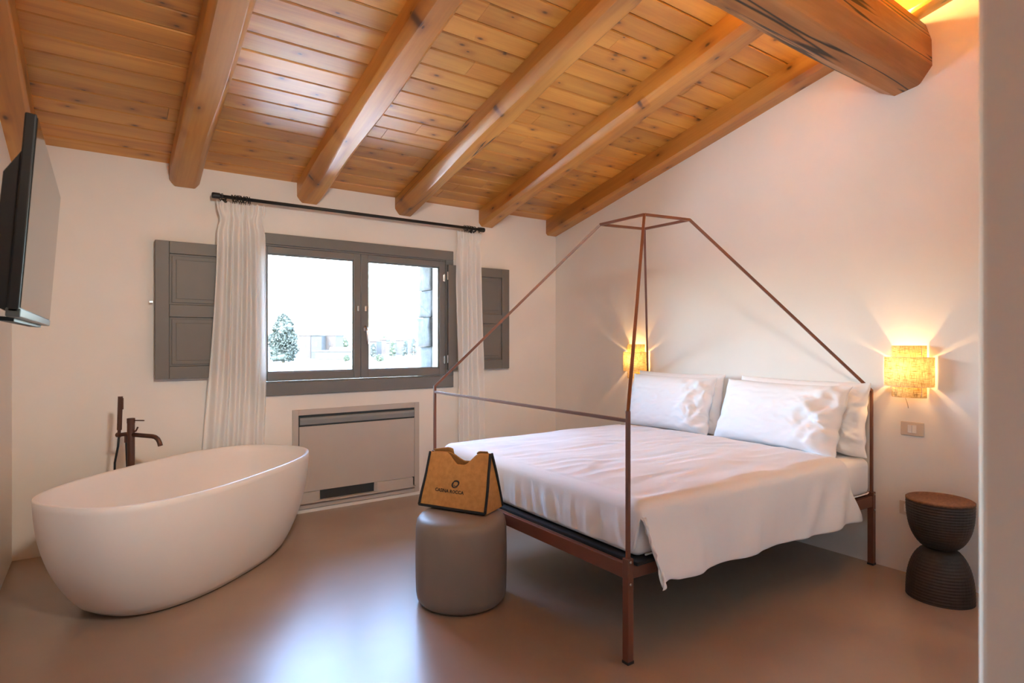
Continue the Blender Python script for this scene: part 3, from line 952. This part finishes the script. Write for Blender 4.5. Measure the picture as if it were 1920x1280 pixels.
def duvet():
    r = 0.055
    xf, yn, yfr, zt = 1.838, 1.690, 3.447, 0.680         # cloth faces over the mattress
    xe = 3.46
    TUCK, HANG, FARH = 0.26, 0.398, 0.20
    def wrap(d):
        """distance past the start of a rounded edge -> (outward, down)"""
        if d <= 0: return 0.0, 0.0
        q = r * PI / 2
        if d < q:
            a = d / r
            return r * math.sin(a), r * (1 - math.cos(a))
        return r, r + d - q
    def fn(u, v):
        # u: foot (0) to head (1); v: near hem (0) to far side (1)
        tlen = TUCK + (xe - xf - r)
        tt = u * tlen - TUCK                       # <0 : over the foot edge
        slen = HANG + (yfr - yn - 2 * r) + FARH
        hang = HANG * (1.0 + 0.05 * nz(u * 5, 1.7))
        ss = v * slen - HANG
        ds = -ss * hang / HANG if ss < 0 else 0.0
        df = ss - (yfr - yn - 2 * r) if ss > (yfr - yn - 2 * r) else 0.0
        dt = -tt if tt < 0 else 0.0
        if ds > 0:
            lim = 0.9 * r
            if dt > lim:
                dt = lim + (dt - lim) * (1 - smooth01(0.0, 0.07, ds))
        if df > 0:
            dt *= 1 - smooth01(0.02, 0.12, df)
        out_f, dn_f = wrap(dt)
        out_n, dn_n = wrap(ds)
        out_r, dn_r = wrap(df)
        x = xf + r + max(tt, 0.0) - out_f
        y = yn + r + min(max(ss, 0.0), yfr - yn - 2 * r) - out_n + out_r
        z = zt - max(dn_f, 0) - max(dn_n, dn_r)
        xl = max(tt, 0.0)
        # foot: tucked behind the rail
        if dn_f > r:
            x += 0.35 * max(0.0, dn_f - 0.14) ** 1.0 * 0.25
            z = max(z, 0.434)
        k = nz(x * 2.1, y * 2.1, 0.3) * 0.010 + nz(x * 5, y * 5, 4) * 0.004
        if ds <= 0 and dt <= 0 and df <= 0:
            edge = min(xl, ss, (yfr - yn - 2 * r) - ss) if ss > 0 else 0
            z += k + 0.012 * smooth01(0, 0.35, edge)
            # faint creases lying across the cover
            z += 0.0060 * (1 - abs(nz(x * 3.0 + 0.7 * nz(y * 2, x * 2), y * 11, 2.2)) * 2)
        if ds > 0:
            f = smooth01(0.03, HANG, ds)
            y -= 0.012 * f + f * 0.032 * nz(x * 3.6 + ds * 1.2, ds * 1.5, 7) + 0.006 * f * nz(x * 11, ds * 4, 3)
            lean = 1 - smooth01(0.0, 0.9, xl)
            x += 0.075 * f * lean
            y -= 0.035 * f * (1 - smooth01(0, 0.35, xl))
            z += f * (1 - smooth01(0.0, 0.20, xl)) * 0.012
            z += 0.014 * f * (1 - smooth01(0.0, 0.07, xl))
            # rucks pulled towards the head end
            hd = smooth01(0.95, 1.6, xl)
            y -= hd * f * 0.019 * math.sin((x * 2.2 + ds * 1.6) * 14 + 2 * nz(x * 4, ds * 3))
            x += hd * f * 0.10 * smooth01(1.1, 1.62, xl)
        if dt > 0:
            f = smooth01(0.02, 0.16, dn_f)
            wr = nz(y * 17 + dn_f * 3, dn_f * 2.2, 5) * 0.013 + nz(y * 38, dn_f * 4, 8) * 0.006 + nz(y * 5, dn_f * 3, 2) * 0.010
            x -= f * (wr + 0.004) - 0.002
        if df > 0:
            y += 0.01 * nz(x * 5, df * 4)
        y += SKEW * (x - 1.812) * (3.447 - y) / 1.757
        return Vector((x, y, z))
    bm = bmesh.new()
    grid(bm, fn, 120, 130)
    o = obj('duvet', bm, M['sheet'], smooth=True)
    md = o.modifiers.new('solid', 'SOLIDIFY'); md.thickness = 0.016; md.offset = -1
    md2 = o.modifiers.new('sub', 'SUBSURF'); md2.levels = 1; md2.render_levels = 1
    tag(o, 'white cotton duvet tucked in at the foot, hanging over one side of the bed', 'duvet')
duvet()

def pillow(p0, width, height, lean, yaw, thick, label, seed, sag=0.0, crush=0.0):
    """stands on its lower edge at p0 (centre), faces -x"""
    bm = bmesh.new()
    n, m = 56, 40
    def fn(sgn):
        def f(u, v):
            a, b_ = 2 * u - 1, 2 * v - 1
            e = (max(0.0, 1 - abs(a) ** 2.6)) ** 0.62 * (max(0.0, 1 - abs(b_) ** 2.4)) ** 0.60
            pin = 0.055
            y = a * width / 2 * (1 - pin * (1 - b_ * b_) * abs(a) ** 3)
            z = (b_ * 0.5 + 0.5) * height
            z += -0.05 * height * (1 - a * a) * (b_ ** 3) * 0.6
            x = sgn * thick / 2 * e
            ke = min(1.0, e * 2.6)
            # slack ends of the pillowcase, crumpled
            en = smooth01(0.15, 0.9, -a) + 0.55 * smooth01(0.55, 1.0, a)
            w1 = nz(a * 3.1 + seed, b_ * 2.6, sgn + seed) * 0.5 + nz(a * 7 + b_ * 3, b_ * 5 + seed, 3) * 0.28 + nz(a * 13, b_ * 11 + seed, 5) * 0.12
            x += sgn * (0.008 + crush * 0.050 * en) * w1 * (0.35 + e) * ke
            ridge = 1 - abs(nz(a * 4 + b_ * 1.5 + seed, b_ * 2.2 - a, seed * 2)) * 2
            x += sgn * crush * en * 0.030 * ridge * (0.3 + e) * ke
            fold = 1 - abs(nz(a * 9 - b_ * 5 + seed, b_ * 4 + a * 2, seed * 3)) * 2.2
            x += sgn * crush * en * 0.012 * fold * (0.35 + e) * ke
            x += sgn * 0.007 * (1 - abs(nz(a * 5 + 2 * b_, b_ * 6, seed * 5)) * 2) * e
            y += crush * en * 0.022 * nz(b_ * 3.3, a * 2 + seed, 2)
            z += crush * en * 0.022 * nz(b_ * 2.1 + 4, a * 3 + seed, 8)
            if b_ < -0.75:
                z += 0.02 * (1 - e) * 0
            x -= sag * (1 - b_) * 0.0
            return Vector((x, y, z))
        return f
    g0 = grid(bm, fn(-1), n, m)
    g1 = grid(bm, fn(1), n, m)
    bmesh.ops.remove_doubles(bm, verts=bm.verts, dist=0.0008)
    o = obj('pillow', bm, M['sheet'], smooth=True)
    md = o.modifiers.new('sub', 'SUBSURF'); md.levels = 1; md.render_levels = 1
    o.matrix_world = Matrix.Translation(p0) @ Matrix.Rotation(yaw, 4, 'Z') @ Matrix.Rotation(lean, 4, 'Y')
    tag(o, label, 'pillow', 'white pillows at the bed head')
    return o
R_ = math.radians
pillow((3.700, 3.045, 0.655), 0.84, 0.46, R_(8), R_(1), 0.15, 'rear white pillow against the wall on the window side', 3, crush=0.5)
pillow((3.715, 2.070, 0.655), 0.90, 0.46, R_(7), R_(-2), 0.15, 'rear white pillow against the wall beside the right-hand lamp', 5, crush=1.0)
pillow((3.545, 3.030, 0.668), 0.80, 0.44, R_(17), R_(2), 0.17, 'front white pillow on the window side of the bed', 11, crush=0.8)
pillow((3.500, 2.135, 0.668), 0.92, 0.45, R_(21), R_(-7), 0.18, 'front white pillow with a crumpled end on the near side of the bed', 17, crush=1.1)

# ------------------------------------------------------------------ pouf and bag
PC, PR, PH = (1.550, 2.674), 0.236, 0.452
def pouf():
    t = thing('pouf', 'round taupe upholstered pouf at the foot of the bed', 'pouf', (PC[0], PC[1], 0))
    r = PR
    b = bmesh.new()
    prof = [(r - 0.045, 0.006), (r - 0.02, 0.010), (r - 0.006, 0.028), (r, 0.06)]
    for i in range(1, 8):
        prof.append((r + 0.003 * math.sin(PI * i / 8), 0.06 + (PH - 0.12) * i / 8))
    prof += [(r, PH - 0.055), (r - 0.006, PH - 0.028), (r - 0.020, PH - 0.010), (r - 0.045, PH - 0.001), (r - 0.10, PH + 0.002), (r - 0.20, PH + 0.003)]
    lathe(b, prof, 64)
    obj('upholstery', b, M['pouf'], t, smooth=True)
    b = bmesh.new()
    lathe(b, [(r - 0.05, 0), (r - 0.05, 0.012)], 48)
    obj('base', b, M['black_fabric'], t)
pouf()

def tote_bag():
    e = Vector((0.472, -0.882, 0)).normalized()
    nrm = Vector((0.882, 0.472, 0)).normalized()          # towards the back
    org = Vector((1.590, 2.752, PH + 0.0095))
    t = thing('tote_bag', 'jute tote bag with black piping and printed lettering standing on the pouf', 'bag', org)
    HB, D = 0.205, 0.095
    def top(s, back):
        h = 0.290 + 0.008 * s
        dip = smooth01(-0.45, 0.06, s) * (1 - smooth01(0.22, 0.66, s))
        return h - dip * (0.058 if not back else 0.050) - (0.012 if s < -0.6 else 0) * 0
    def P(s, v, back=False, off=0.0):
        """s -1..1 across, v 0..1 up; off: out of the panel"""
        sg = 1 if back else -1
        H = top(s, back)
        z = v * H
        hv = z / 0.30
        bulge = 0.016 * math.sin(PI * min(1, hv)) * (1 - s * s * 0.9)
        y = sg * (D * (1 - hv) + 0.008 * hv + bulge + 0.006 * nz(s * 2.5 + (5 if back else 0), v * 2.5, 1) * math.sin(PI * min(v, 1)) + off)
        x = s * HB * (1 - 0.085 * hv ** 1.3) + 0.006 * math.sin(hv * 3) * (1 if s < 0 else 0.3)
        return e * x + nrm * y + Vector((0, 0, z))
    for back in (False, True):
        b = bmesh.new()
        grid(b, lambda u, v: P(2 * u - 1, v, back), 44, 24)
        o = obj('back_panel' if back else 'front_panel', b, M['jute'], t, smooth=True)
        md = o.modifiers.new('s', 'SOLIDIFY'); md.thickness = 0.003
    for s in (-1, 1):
        b = bmesh.new()
        def gu(u, v):
            a, c = P(s, v, False), P(s, v, True)
            p = a.lerp(c, u)
            return p - e * s * 0.035 * math.sin(PI * u) * smooth01(0.1, 1, v)
        grid(b, gu, 12, 20)
        o = obj('gusset', b, M['jute'], t, smooth=True)
    b = bmesh.new()
    grid(b, lambda u, v: P(2 * u - 1, 0).lerp(P(2 * u - 1, 0, True), v) + Vector((0, 0, 0.001)), 6, 4)
    obj('bottom_panel', b, M['jute'], t)
    # folded handle flaps standing up at the two ends of the mouth
    for s0, s1, back, h in ((-0.93, -0.28, True, 0.030), (0.52, 0.90, True, 0.012)):
        b = bmesh.new()
        grid(b, lambda u, v: P(s0 + (s1 - s0) * u, 1, back) + Vector((0, 0, h * v * (0.4 + 0.6 * u if s0 < 0 else 1))) - nrm * (0.012 * v), 8, 4)
        o = obj('handle_flap', b, M['jute'], t, smooth=True)
        md = o.modifiers.new('s', 'SOLIDIFY'); md.thickness = 0.002
    vv = [i / 16 for i in range(17)]
    rp = 0.0075
    for back in (False, True):
        for s in (-1, 1):
            obj('piping', tube(bmesh.new(), [P(s, v, back) + Vector((0, 0, rp * (1 - v))) for v in vv], rp, 8), M['black_tape'], t, smooth=True)
        obj('piping', tube(bmesh.new(), [P(-1 + 2 * v, 0, back) + Vector((0, 0, rp)) for v in vv], rp, 8), M['black_tape'], t, smooth=True)
    # lettering printed on the front panel
    fc = bpy.data.curves.new('lettering', 'FONT')
    fc.body = 'CASINA ROCCA'
    fc.size = 0.0235
    fc.resolution_u = 3
    fc.offset = 0.0006
    fo = bpy.data.objects.new('tmp', fc)
    C.objects.link(fo)
    bpy.context.view_layer.update()
    me = bpy.data.meshes.new_from_object(fo.evaluated_get(bpy.context.evaluated_depsgraph_get()))
    bpy.data.objects.remove(fo)
    bm = bmesh.new(); bm.from_mesh(me)
    bmesh.ops.subdivide_edges(bm, edges=[ed for ed in bm.edges if ed.calc_length() > 0.006], cuts=3)
    xs = [v.co.x for v in bm.verts]
    w = max(xs) - min(xs)
    sc = 0.188 / w
    def onto(bm_, s0, z0, kx=1.0):
        for v in bm_.verts:
            s = (s0 + v.co.x * kx) / HB
            z = z0 + v.co.y
            v.co = P(s, z / top(s, False), False, 0.0022)
    for v in bm.verts:
        v.co.x -= min(xs)
    onto(bm, -0.118, 0.088, sc)
    o = obj('lettering', bm, M['ink'], t)
    # the printed swirl above it
    bm = bmesh.new()
    n = 46
    prev = None
    for i in range(n + 1):
        k = i / n
        th = math.radians(-50 - 480 * k)
        rad = 0.0165 if k < 0.55 else 0.0165 - 0.0105 * (k - 0.55) / 0.45
        wd = 0.0014 + 0.0026 * math.sin(PI * min(1, k * 1.15))
        a = bm.verts.new(((rad + wd) * math.cos(th) * 1.45, (rad + wd) * math.sin(th) * 1.0, 0))
        c = bm.verts.new(((rad - wd) * math.cos(th) * 1.45, (rad - wd) * math.sin(th) * 1.0, 0))
        if prev:
            bm.faces.new((prev[0], a, c, prev[1]))
        prev = (a, c)
    for v in bm.verts:
        x, y = v.co.x, v.co.y
        v.co.x, v.co.y = x * 0.97 - y * 0.0, y + 0.16 * x
    onto(bm, 0.012, 0.134)
    obj('printed_swirl', bm, M['ink'], t)
tote_bag()

# ------------------------------------------------------------------ hourglass stool by the bed
def side_stool():
    t = thing('side_stool', 'dark ribbed hourglass side table with a brown top beside the bed', 'side table', (3.628, 1.236, 0))
    r, H, zw = 0.152, 0.520, 0.262
    def prof(z0, z1, flip):
        out = []
        n = 34
        for i in range(n + 1):
            k = i / n
            z = z0 + (z1 - z0) * k
            q = k if flip else 1 - k
            rad = 0.062 + (r - 0.062) * (1 - (1 - q) ** 2.6) ** 0.62
            out.append((rad - (0.0015 if i % 2 else 0.0), z))
        return out
    b = lathe(bmesh.new(), prof(0.0, zw, False), 48)
    obj('lower_bowl', b, M['stool'], t)
    b = lathe(bmesh.new(), prof(zw, H - 0.012, True), 48)
    obj('upper_bowl', b, M['stool'], t)
    b = lathe(bmesh.new(), [(r - 0.001, H - 0.012), (r, H - 0.004), (r - 0.006, H), (r - 0.03, H - 0.003), (0.02, H - 0.006)], 48)
    obj('top', b, M['stool_top'], t, smooth=True)
side_stool()

# ------------------------------------------------------------------ wall lamps, switch, socket
def wall_lamp(yc, label, chain):
    t = thing('wall_lamp', label, 'wall lamp', (XR, yc, 1.178), 0, 'linen wall lamps over the bedsides')
    def shade(name, w, d, z0, z1, x_=0.004):
        b = bmesh.new()
        n = 28
        def fn(u, v):
            th = PI * u
            return Vector((-x_ - d * math.sin(th), math.cos(th) * w / 2, z0 + (z1 - z0) * v))
        grid(b, fn, n, 6)
        o = obj(name, b, M['linen'], t, smooth=True)
        for z in (z0, z1):
            e = bmesh.new()
            tube(e, [fn(i / n, 0 if z == z0 else 1) for i in range(n + 1)], 0.0014, 5)
            obj('shade_rim', e, M['plastic'], o)
        return o
    shade('upper_shade', 0.176, 0.082, 0.070, 0.148)
    shade('lower_shade', 0.176, 0.082, -0.150, -0.074)
    shade('outer_shade', 0.255, 0.118, -0.086, 0.082)
    obj('back_plate', boxes((-0.008, 0, -0.03, 0.03, -0.06, 0.06)), M['steel'], t, bevel=0.003)
    b = bmesh.new()
    tube(b, [(-0.006, 0, -0.03), (-0.045, 0, -0.03), (-0.045, 0, -0.005)], [0.008, 0.010, 0.013], 10)
    obj('socket', b, M['steel'], t)
    b = bmesh.new()
    lathe(b, [(0.006, -0.005), (0.009, 0.000), (0.011, 0.003), (0.010, 0.006), (0.004, 0.008)], 16)
    for v in b.verts:
        v.co.x -= 0.045
    obj('bulb', b, M['bulb'], t, smooth=True)
    # struts holding the outer shade on the inner one
    for s in (-1, 1):
        obj('shade_strut', tube(bmesh.new(), [(-0.05, s * 0.078, -0.145), (-0.05, s * 0.080, 0.0), (-0.05, s * 0.078, 0.143)], 0.0015, 5), M['steel'], t)
        obj('shade_strut', tube(bmesh.new(), [(-0.05, s * 0.080, 0.0), (-0.055, s * 0.112, 0.0)], 0.0015, 5), M['steel'], t)
    if chain:
        c0 = None
        for i in range(12):
            k = i / 11
            b = bmesh.new()
            bmesh.ops.create_uvsphere(b, u_segments=6, v_segments=5, radius=0.0022)
            o = obj('chain_bead', b, M['black_metal'], t)
            o.location = (-0.055 + 0.012 * k, 0.004 - 0.012 * math.sin(k * 1.4), -0.148 - 0.062 * k)
    ld = bpy.data.lights.new('lamp_light', 'POINT')
    ld.energy = LAMP_W
    ld.color = (1.0, 0.60, 0.24)
    ld.shadow_soft_size = 0.012
    lo = link(bpy.data.objects.new('lamp_light', ld), t)
    lo.location = (-0.045, 0, 0.018)
LAMP_W = 0.68
wall_lamp(1.462, 'glowing two-tier linen wall lamp above the dark hourglass side table', True)
wall_lamp(3.575, 'glowing two-tier linen wall lamp behind the bed near the window', False)

def fill_spot(loc, target, watts, label):  # added lights out of view that brighten the window and bed walls
    t = thing('added_fill_spot', label, 'fill light', loc, 0, 'added fill lights')
    d = (Vector(target) - Vector(loc)).normalized()
    b = bmesh.new()
    tube(b, [-d * 0.10, -d * 0.095, -d * 0.005, Vector((0, 0, 0)) + d * 0.012], [0.03, 0.042, 0.045, 0.046], 20)
    obj('can', b, M['black_metal'], t)
    obj('stem', tube(bmesh.new(), [-d * 0.06, -d * 0.06 + Vector((0, 0, ceil_z(loc[1]) - loc[2]))], 0.006, 8), M['black_metal'], t)
    ld = bpy.data.lights.new('fill_light', 'SPOT')
    ld.energy = watts
    ld.color = (1.0, 0.92, 0.80)
    ld.spot_size = R_(85)
    ld.spot_blend = 1.0
    ld.shadow_soft_size = 0.12
    lo = link(bpy.data.objects.new('fill_light', ld), t)
    lo.location = d * 0.03
    lo.rotation_euler = d.to_track_quat('-Z', 'Y').to_euler()
fill_spot((0.55, 0.80, 2.40), (1.0, 4.4, 1.3), 15.0, 'added fill light out of view, aimed at the window wall')
fill_spot((1.15, 0.62, 2.40), (3.6, 3.0, 1.9), 9.0, 'added fill light out of view, aimed at the bed wall')

sw = thing('light_switch', 'beige light switch plate on the wall below the lamp', 'switch', (XR, 1.448, 0.843))
obj('plate', boxes((-0.008, 0, -0.060, 0.060, -0.040, 0.040)), M['plastic'], sw, bevel=0.004)
obj('rocker', boxes((-0.0115, -0.007, 0.0005, 0.0225, -0.022, 0.022)), M['switch'], sw, bevel=0.0015)
obj('rocker', boxes((-0.0125, -0.007, -0.0225, -0.0005, -0.022, 0.022)), M['switch'], sw, bevel=0.0015)
sk = thing('wall_socket', 'beige wall socket half hidden behind the hourglass side table', 'socket', (XR, 1.455, 0.378))
obj('plate', boxes((-0.008, 0, -0.060, 0.060, -0.040, 0.040)), M['plastic'], sk, bevel=0.004)
obj('outlet', boxes((-0.0105, -0.007, -0.034, 0.034, -0.022, 0.022)), M['switch'], sk, bevel=0.0015)

# ------------------------------------------------------------------ outside: field, trees, houses
GZ = -3.0
b = bmesh.new()
def fld(u, v):
    x, y = -500 + 1300 * u, 5.1 + 900 * v
    return Vector((x, y, GZ + 0.25 * nz(x * 0.03, y * 0.03) * smooth01(20, 60, y)))
grid(b, fld, 60, 50)
tag(obj('ground', b, M['field'], smooth=True), kind='structure')

tag(obj('bounce_ground', boxes((-14, 26, 5.15, 24, GZ - 0.2, GZ + 0.32)), M['bounce_pale']), kind='structure')  # added unseen pale ground that bounces daylight up to the ceiling boards

def at(px, D, z=GZ):
    p = FWD * D + RGT * ((px - 960) / F_PX * D)
    return Vector((p.x, p.y, z))
def zpx(py, D):
    return CAM_H + (640 - py) / F_PX * D

def tree(px, D, top_py, wpx, label, m, seed, bushy=True):
    p = at(px, D)
    H = zpx(top_py, D) - GZ
    W = wpx / F_PX * D / 2
    t = thing('tree', label, 'tree', p)
    obj('trunk', tube(bmesh.new(), [(0, 0, -0.2), (0.1, 0, H * 0.35), (0.0, 0.1, H * 0.6)], [0.05 * W + 0.12, 0.04 * W + 0.09, 0.05], 8), M['bark'], t)
    rnd = random.Random(seed)
    bm = bmesh.new()
    zb = 0.04 if bushy else 0.28
    for i in range(26 if wpx > 40 else 12):
        zc = zb + 0.06 + (0.84 - zb) * rnd.random()
        rad = math.sin(PI * min(1, (zc - zb) / (1 - zb) * 0.80 + 0.20)) ** 0.6
        th = rnd.uniform(0, 2 * PI)
        rr = W * rad * 0.55 * math.sqrt(rnd.random())
        r_ = W * (0.24 + 0.16 * rnd.random()) * max(0.5, rad)
        res = bmesh.ops.create_icosphere(bm, subdivisions=2, radius=r_)
        for v in res['verts']:
            v.co = v.co * (1 + 0.35 * nz(v.co.x * 2 / W + seed, v.co.y * 2 / W + i, v.co.z * 2 / W)) + Vector((rr * math.cos(th), rr * math.sin(th), zc * H))
    nl = 5200 if wpx > 40 else 900
    zb = 0.04 if bushy else 0.28
    for i in range(nl):
        # leaf clumps filling lobes of the crown
        k = rnd.random()
        zc = zb + (1 - zb) * rnd.random() ** 0.9
        rad = math.sin(PI * min(1, (zc - zb) / (1 - zb) * 0.80 + 0.20)) ** 0.6
        th = rnd.uniform(0, 2 * PI)
        rr = W * rad * math.sqrt(rnd.random()) * (0.82 + 0.35 * nz(math.cos(th) * 1.7 + seed, math.sin(th) * 1.7, zc * 5))
        c = Vector((rr * math.cos(th), rr * math.sin(th), zc * H))
        s = (0.045 + 0.055 * rnd.random()) * W
        ax = Vector((rnd.uniform(-1, 1), rnd.uniform(-1, 1), rnd.uniform(-0.3, 1))).normalized()
        u = ax.orthogonal().normalized(); w_ = ax.cross(u)
        vs_ = [bm.verts.new(c + (u * math.cos(a) + w_ * math.sin(a)) * s * rnd.uniform(0.6, 1.1) + ax * rnd.uniform(-0.3, 0.3) * s) for a in (0, 1.26, 2.51, 3.77, 5.03)]
        tip = bm.verts.new(c + ax * s * 0.5)
        for q in range(5):
            bm.faces.new((vs_[q], vs_[(q + 1) % 5], tip))
    o = obj('crown', bm, m, t)
    o['kind'] = 'stuff'
tree(531, 119, 588, 62, 'big bushy green tree in the field outside the left window pane', M['leaf'], 1)
tree(643, 175, 627, 30, 'rounded light green tree behind the low building with solar panels', M['leaf2'], 2, False)
tree(736, 150, 639, 18, 'small round olive tree in the middle of the right window pane', M['leaf2'], 3)
tree(760, 165, 640, 16, 'slender grey-green tree left of the stone window jamb', M['leaf'], 4)
tree(775, 170, 633, 14, 'tall narrow tree touching the stone window jamb', M['leaf'], 5)
tree(700, 160, 644, 16, 'low dark tree beside the window handle', M['leaf'], 6)
tree(722, 230, 630, 30, 'wide distant tree on the skyline of the right pane', M['leaf2'], 7, False)
tree(712, 130, 664, 22, 'low bush at the edge of the dry field in the right pane', M['leaf2'], 8)
tree(650, 130, 665, 16, 'small bush in front of the low white building', M['leaf2'], 9)

def house(px0, px1, D, py_top, py_base_D, label, wall, roof='flat', depth=7.0, wins=(), gable=None):
    a, c = at(px0, D), at(px1, D)
    ex = (c - a); W = ex.length; ex.normalize()
    ey = Vector((-ex.y, ex.x, 0))
    yaw = math.atan2(ex.y, ex.x)
    H = zpx(py_top, D) - GZ
    t = thing('house', label, 'house', (a + c) / 2, yaw)
    obj('wall', boxes((-W / 2, W / 2, 0, depth, -0.3, H)), wall, t)
    if roof == 'flat':
        obj('roof', boxes((-W / 2 - 0.15, W / 2 + 0.15, -0.15, depth + 0.15, H, H + 0.25)), M['house_white'], t)
    else:
        b_ = bmesh.new()
        rh = W * 0.22
        a0 = [b_.verts.new(v) for v in ((-W / 2 - 0.2, -0.2, H), (0, -0.2, H + rh), (W / 2 + 0.2, -0.2, H))]
        a1 = [b_.verts.new((v.co.x, depth + 0.2, v.co.z)) for v in a0]
        for k in range(3):
            b_.faces.new((a0[k], a0[(k + 1) % 3], a1[(k + 1) % 3], a1[k]))
        b_.faces.new(a0[::-1]); b_.faces.new(a1)
        obj('roof', b_, M['roof_tile'] if roof == 'tile' else wall, t)
    for (u0, u1, z0, z1) in wins:
        wdw = obj('window', boxes((-W / 2 + u0 * W, -W / 2 + u1 * W, -0.06, 0.05, z0 * H, z1 * H)), M['house_white'], t)
        k = 0.12 * (u1 - u0) * W
        obj('pane', boxes((-W / 2 + u0 * W + k, -W / 2 + u1 * W - k, -0.09, -0.05, z0 * H + k, z1 * H - k)), M['house_glass'], wdw)
    return t, W, H
house(560, 582.5, 152, 629, 0, 'pale pink house block between the big tree and the gabled grey house', M['house_pink'], wins=((0.45, 0.58, 0.45, 0.62),))
house(583.2, 602.8, 150, 629, 0, 'grey gabled house front with a round-headed window outside the left pane', M['house_grey'], roof='gable', depth=3.4, wins=((0.38, 0.62, 0.52, 0.72), (0.1, 0.9, 0.30, 0.34)))
house(603.4, 629, 154, 629, 0, 'pale pink two-storey block right of the gabled grey house', M['house_pink'], wins=((0.5, 0.62, 0.55, 0.72),))
t, W, H = house(592, 670, 140, 659, 0, 'low white building with solar panels on its flat roof', M['house_white'],
                wins=((0.02, 0.16, 0.05, 0.75), (0.22, 0.40, 0.05, 0.75), (0.48, 0.62, 0.05, 0.8), (0.70, 0.86, 0.05, 0.75)))
for i in range(7):
    b = boxes((-0.48, 0.48, 0, 0.05, 0, 0.95))
    for v in b.verts:
        v.co = Matrix.Rotation(R_(-35), 4, 'X') @ v.co
    o = obj('solar_panel', b, M['solar'], t)
    o.location = (-W / 2 + W * 0.36 + i * 0.98, 0.4, H + 0.27)
hs = [(692, 706, 185, 640, 'tile'), (708, 724, 200, 637, 'tile'), (724, 735, 180, 643, 'flat'), (741, 757, 190, 638, 'tile'), (758, 776, 205, 636, 'flat'), (776, 796, 195, 640, 'tile')]
lb = ['white tiled house behind the window handle', 'pale tiled house under the wide skyline tree', 'small flat-roofed pale house right of the olive tree group',
      'pale tiled house between the olive tree and the slender tree', 'white flat-roofed block behind the slender grey-green tree', 'pale tiled house partly hidden by the stone jamb']
for (p0, p1, D, py, rf), l in zip(hs, lb):
    house(p0, p1, D, py, 0, l, M['house_white'] if p0 % 4 else M['house_pink'], roof=rf, wins=((0.15, 0.35, 0.3, 0.6), (0.6, 0.8, 0.3, 0.6)))
pole_ = thing('street_light', 'thin white lamp post among the houses in the right pane', 'street light', at(766, 135))
obj('mast', tube(bmesh.new(), [(0, 0, 0), (0, 0, 6.2)], [0.12, 0.08], 8), M['house_white'], pole_)
obj('lamp_head', boxes((-0.1, 0.9, -0.12, 0.12, 6.1, 6.25)), M['house_white'], pole_, bevel=0.03)
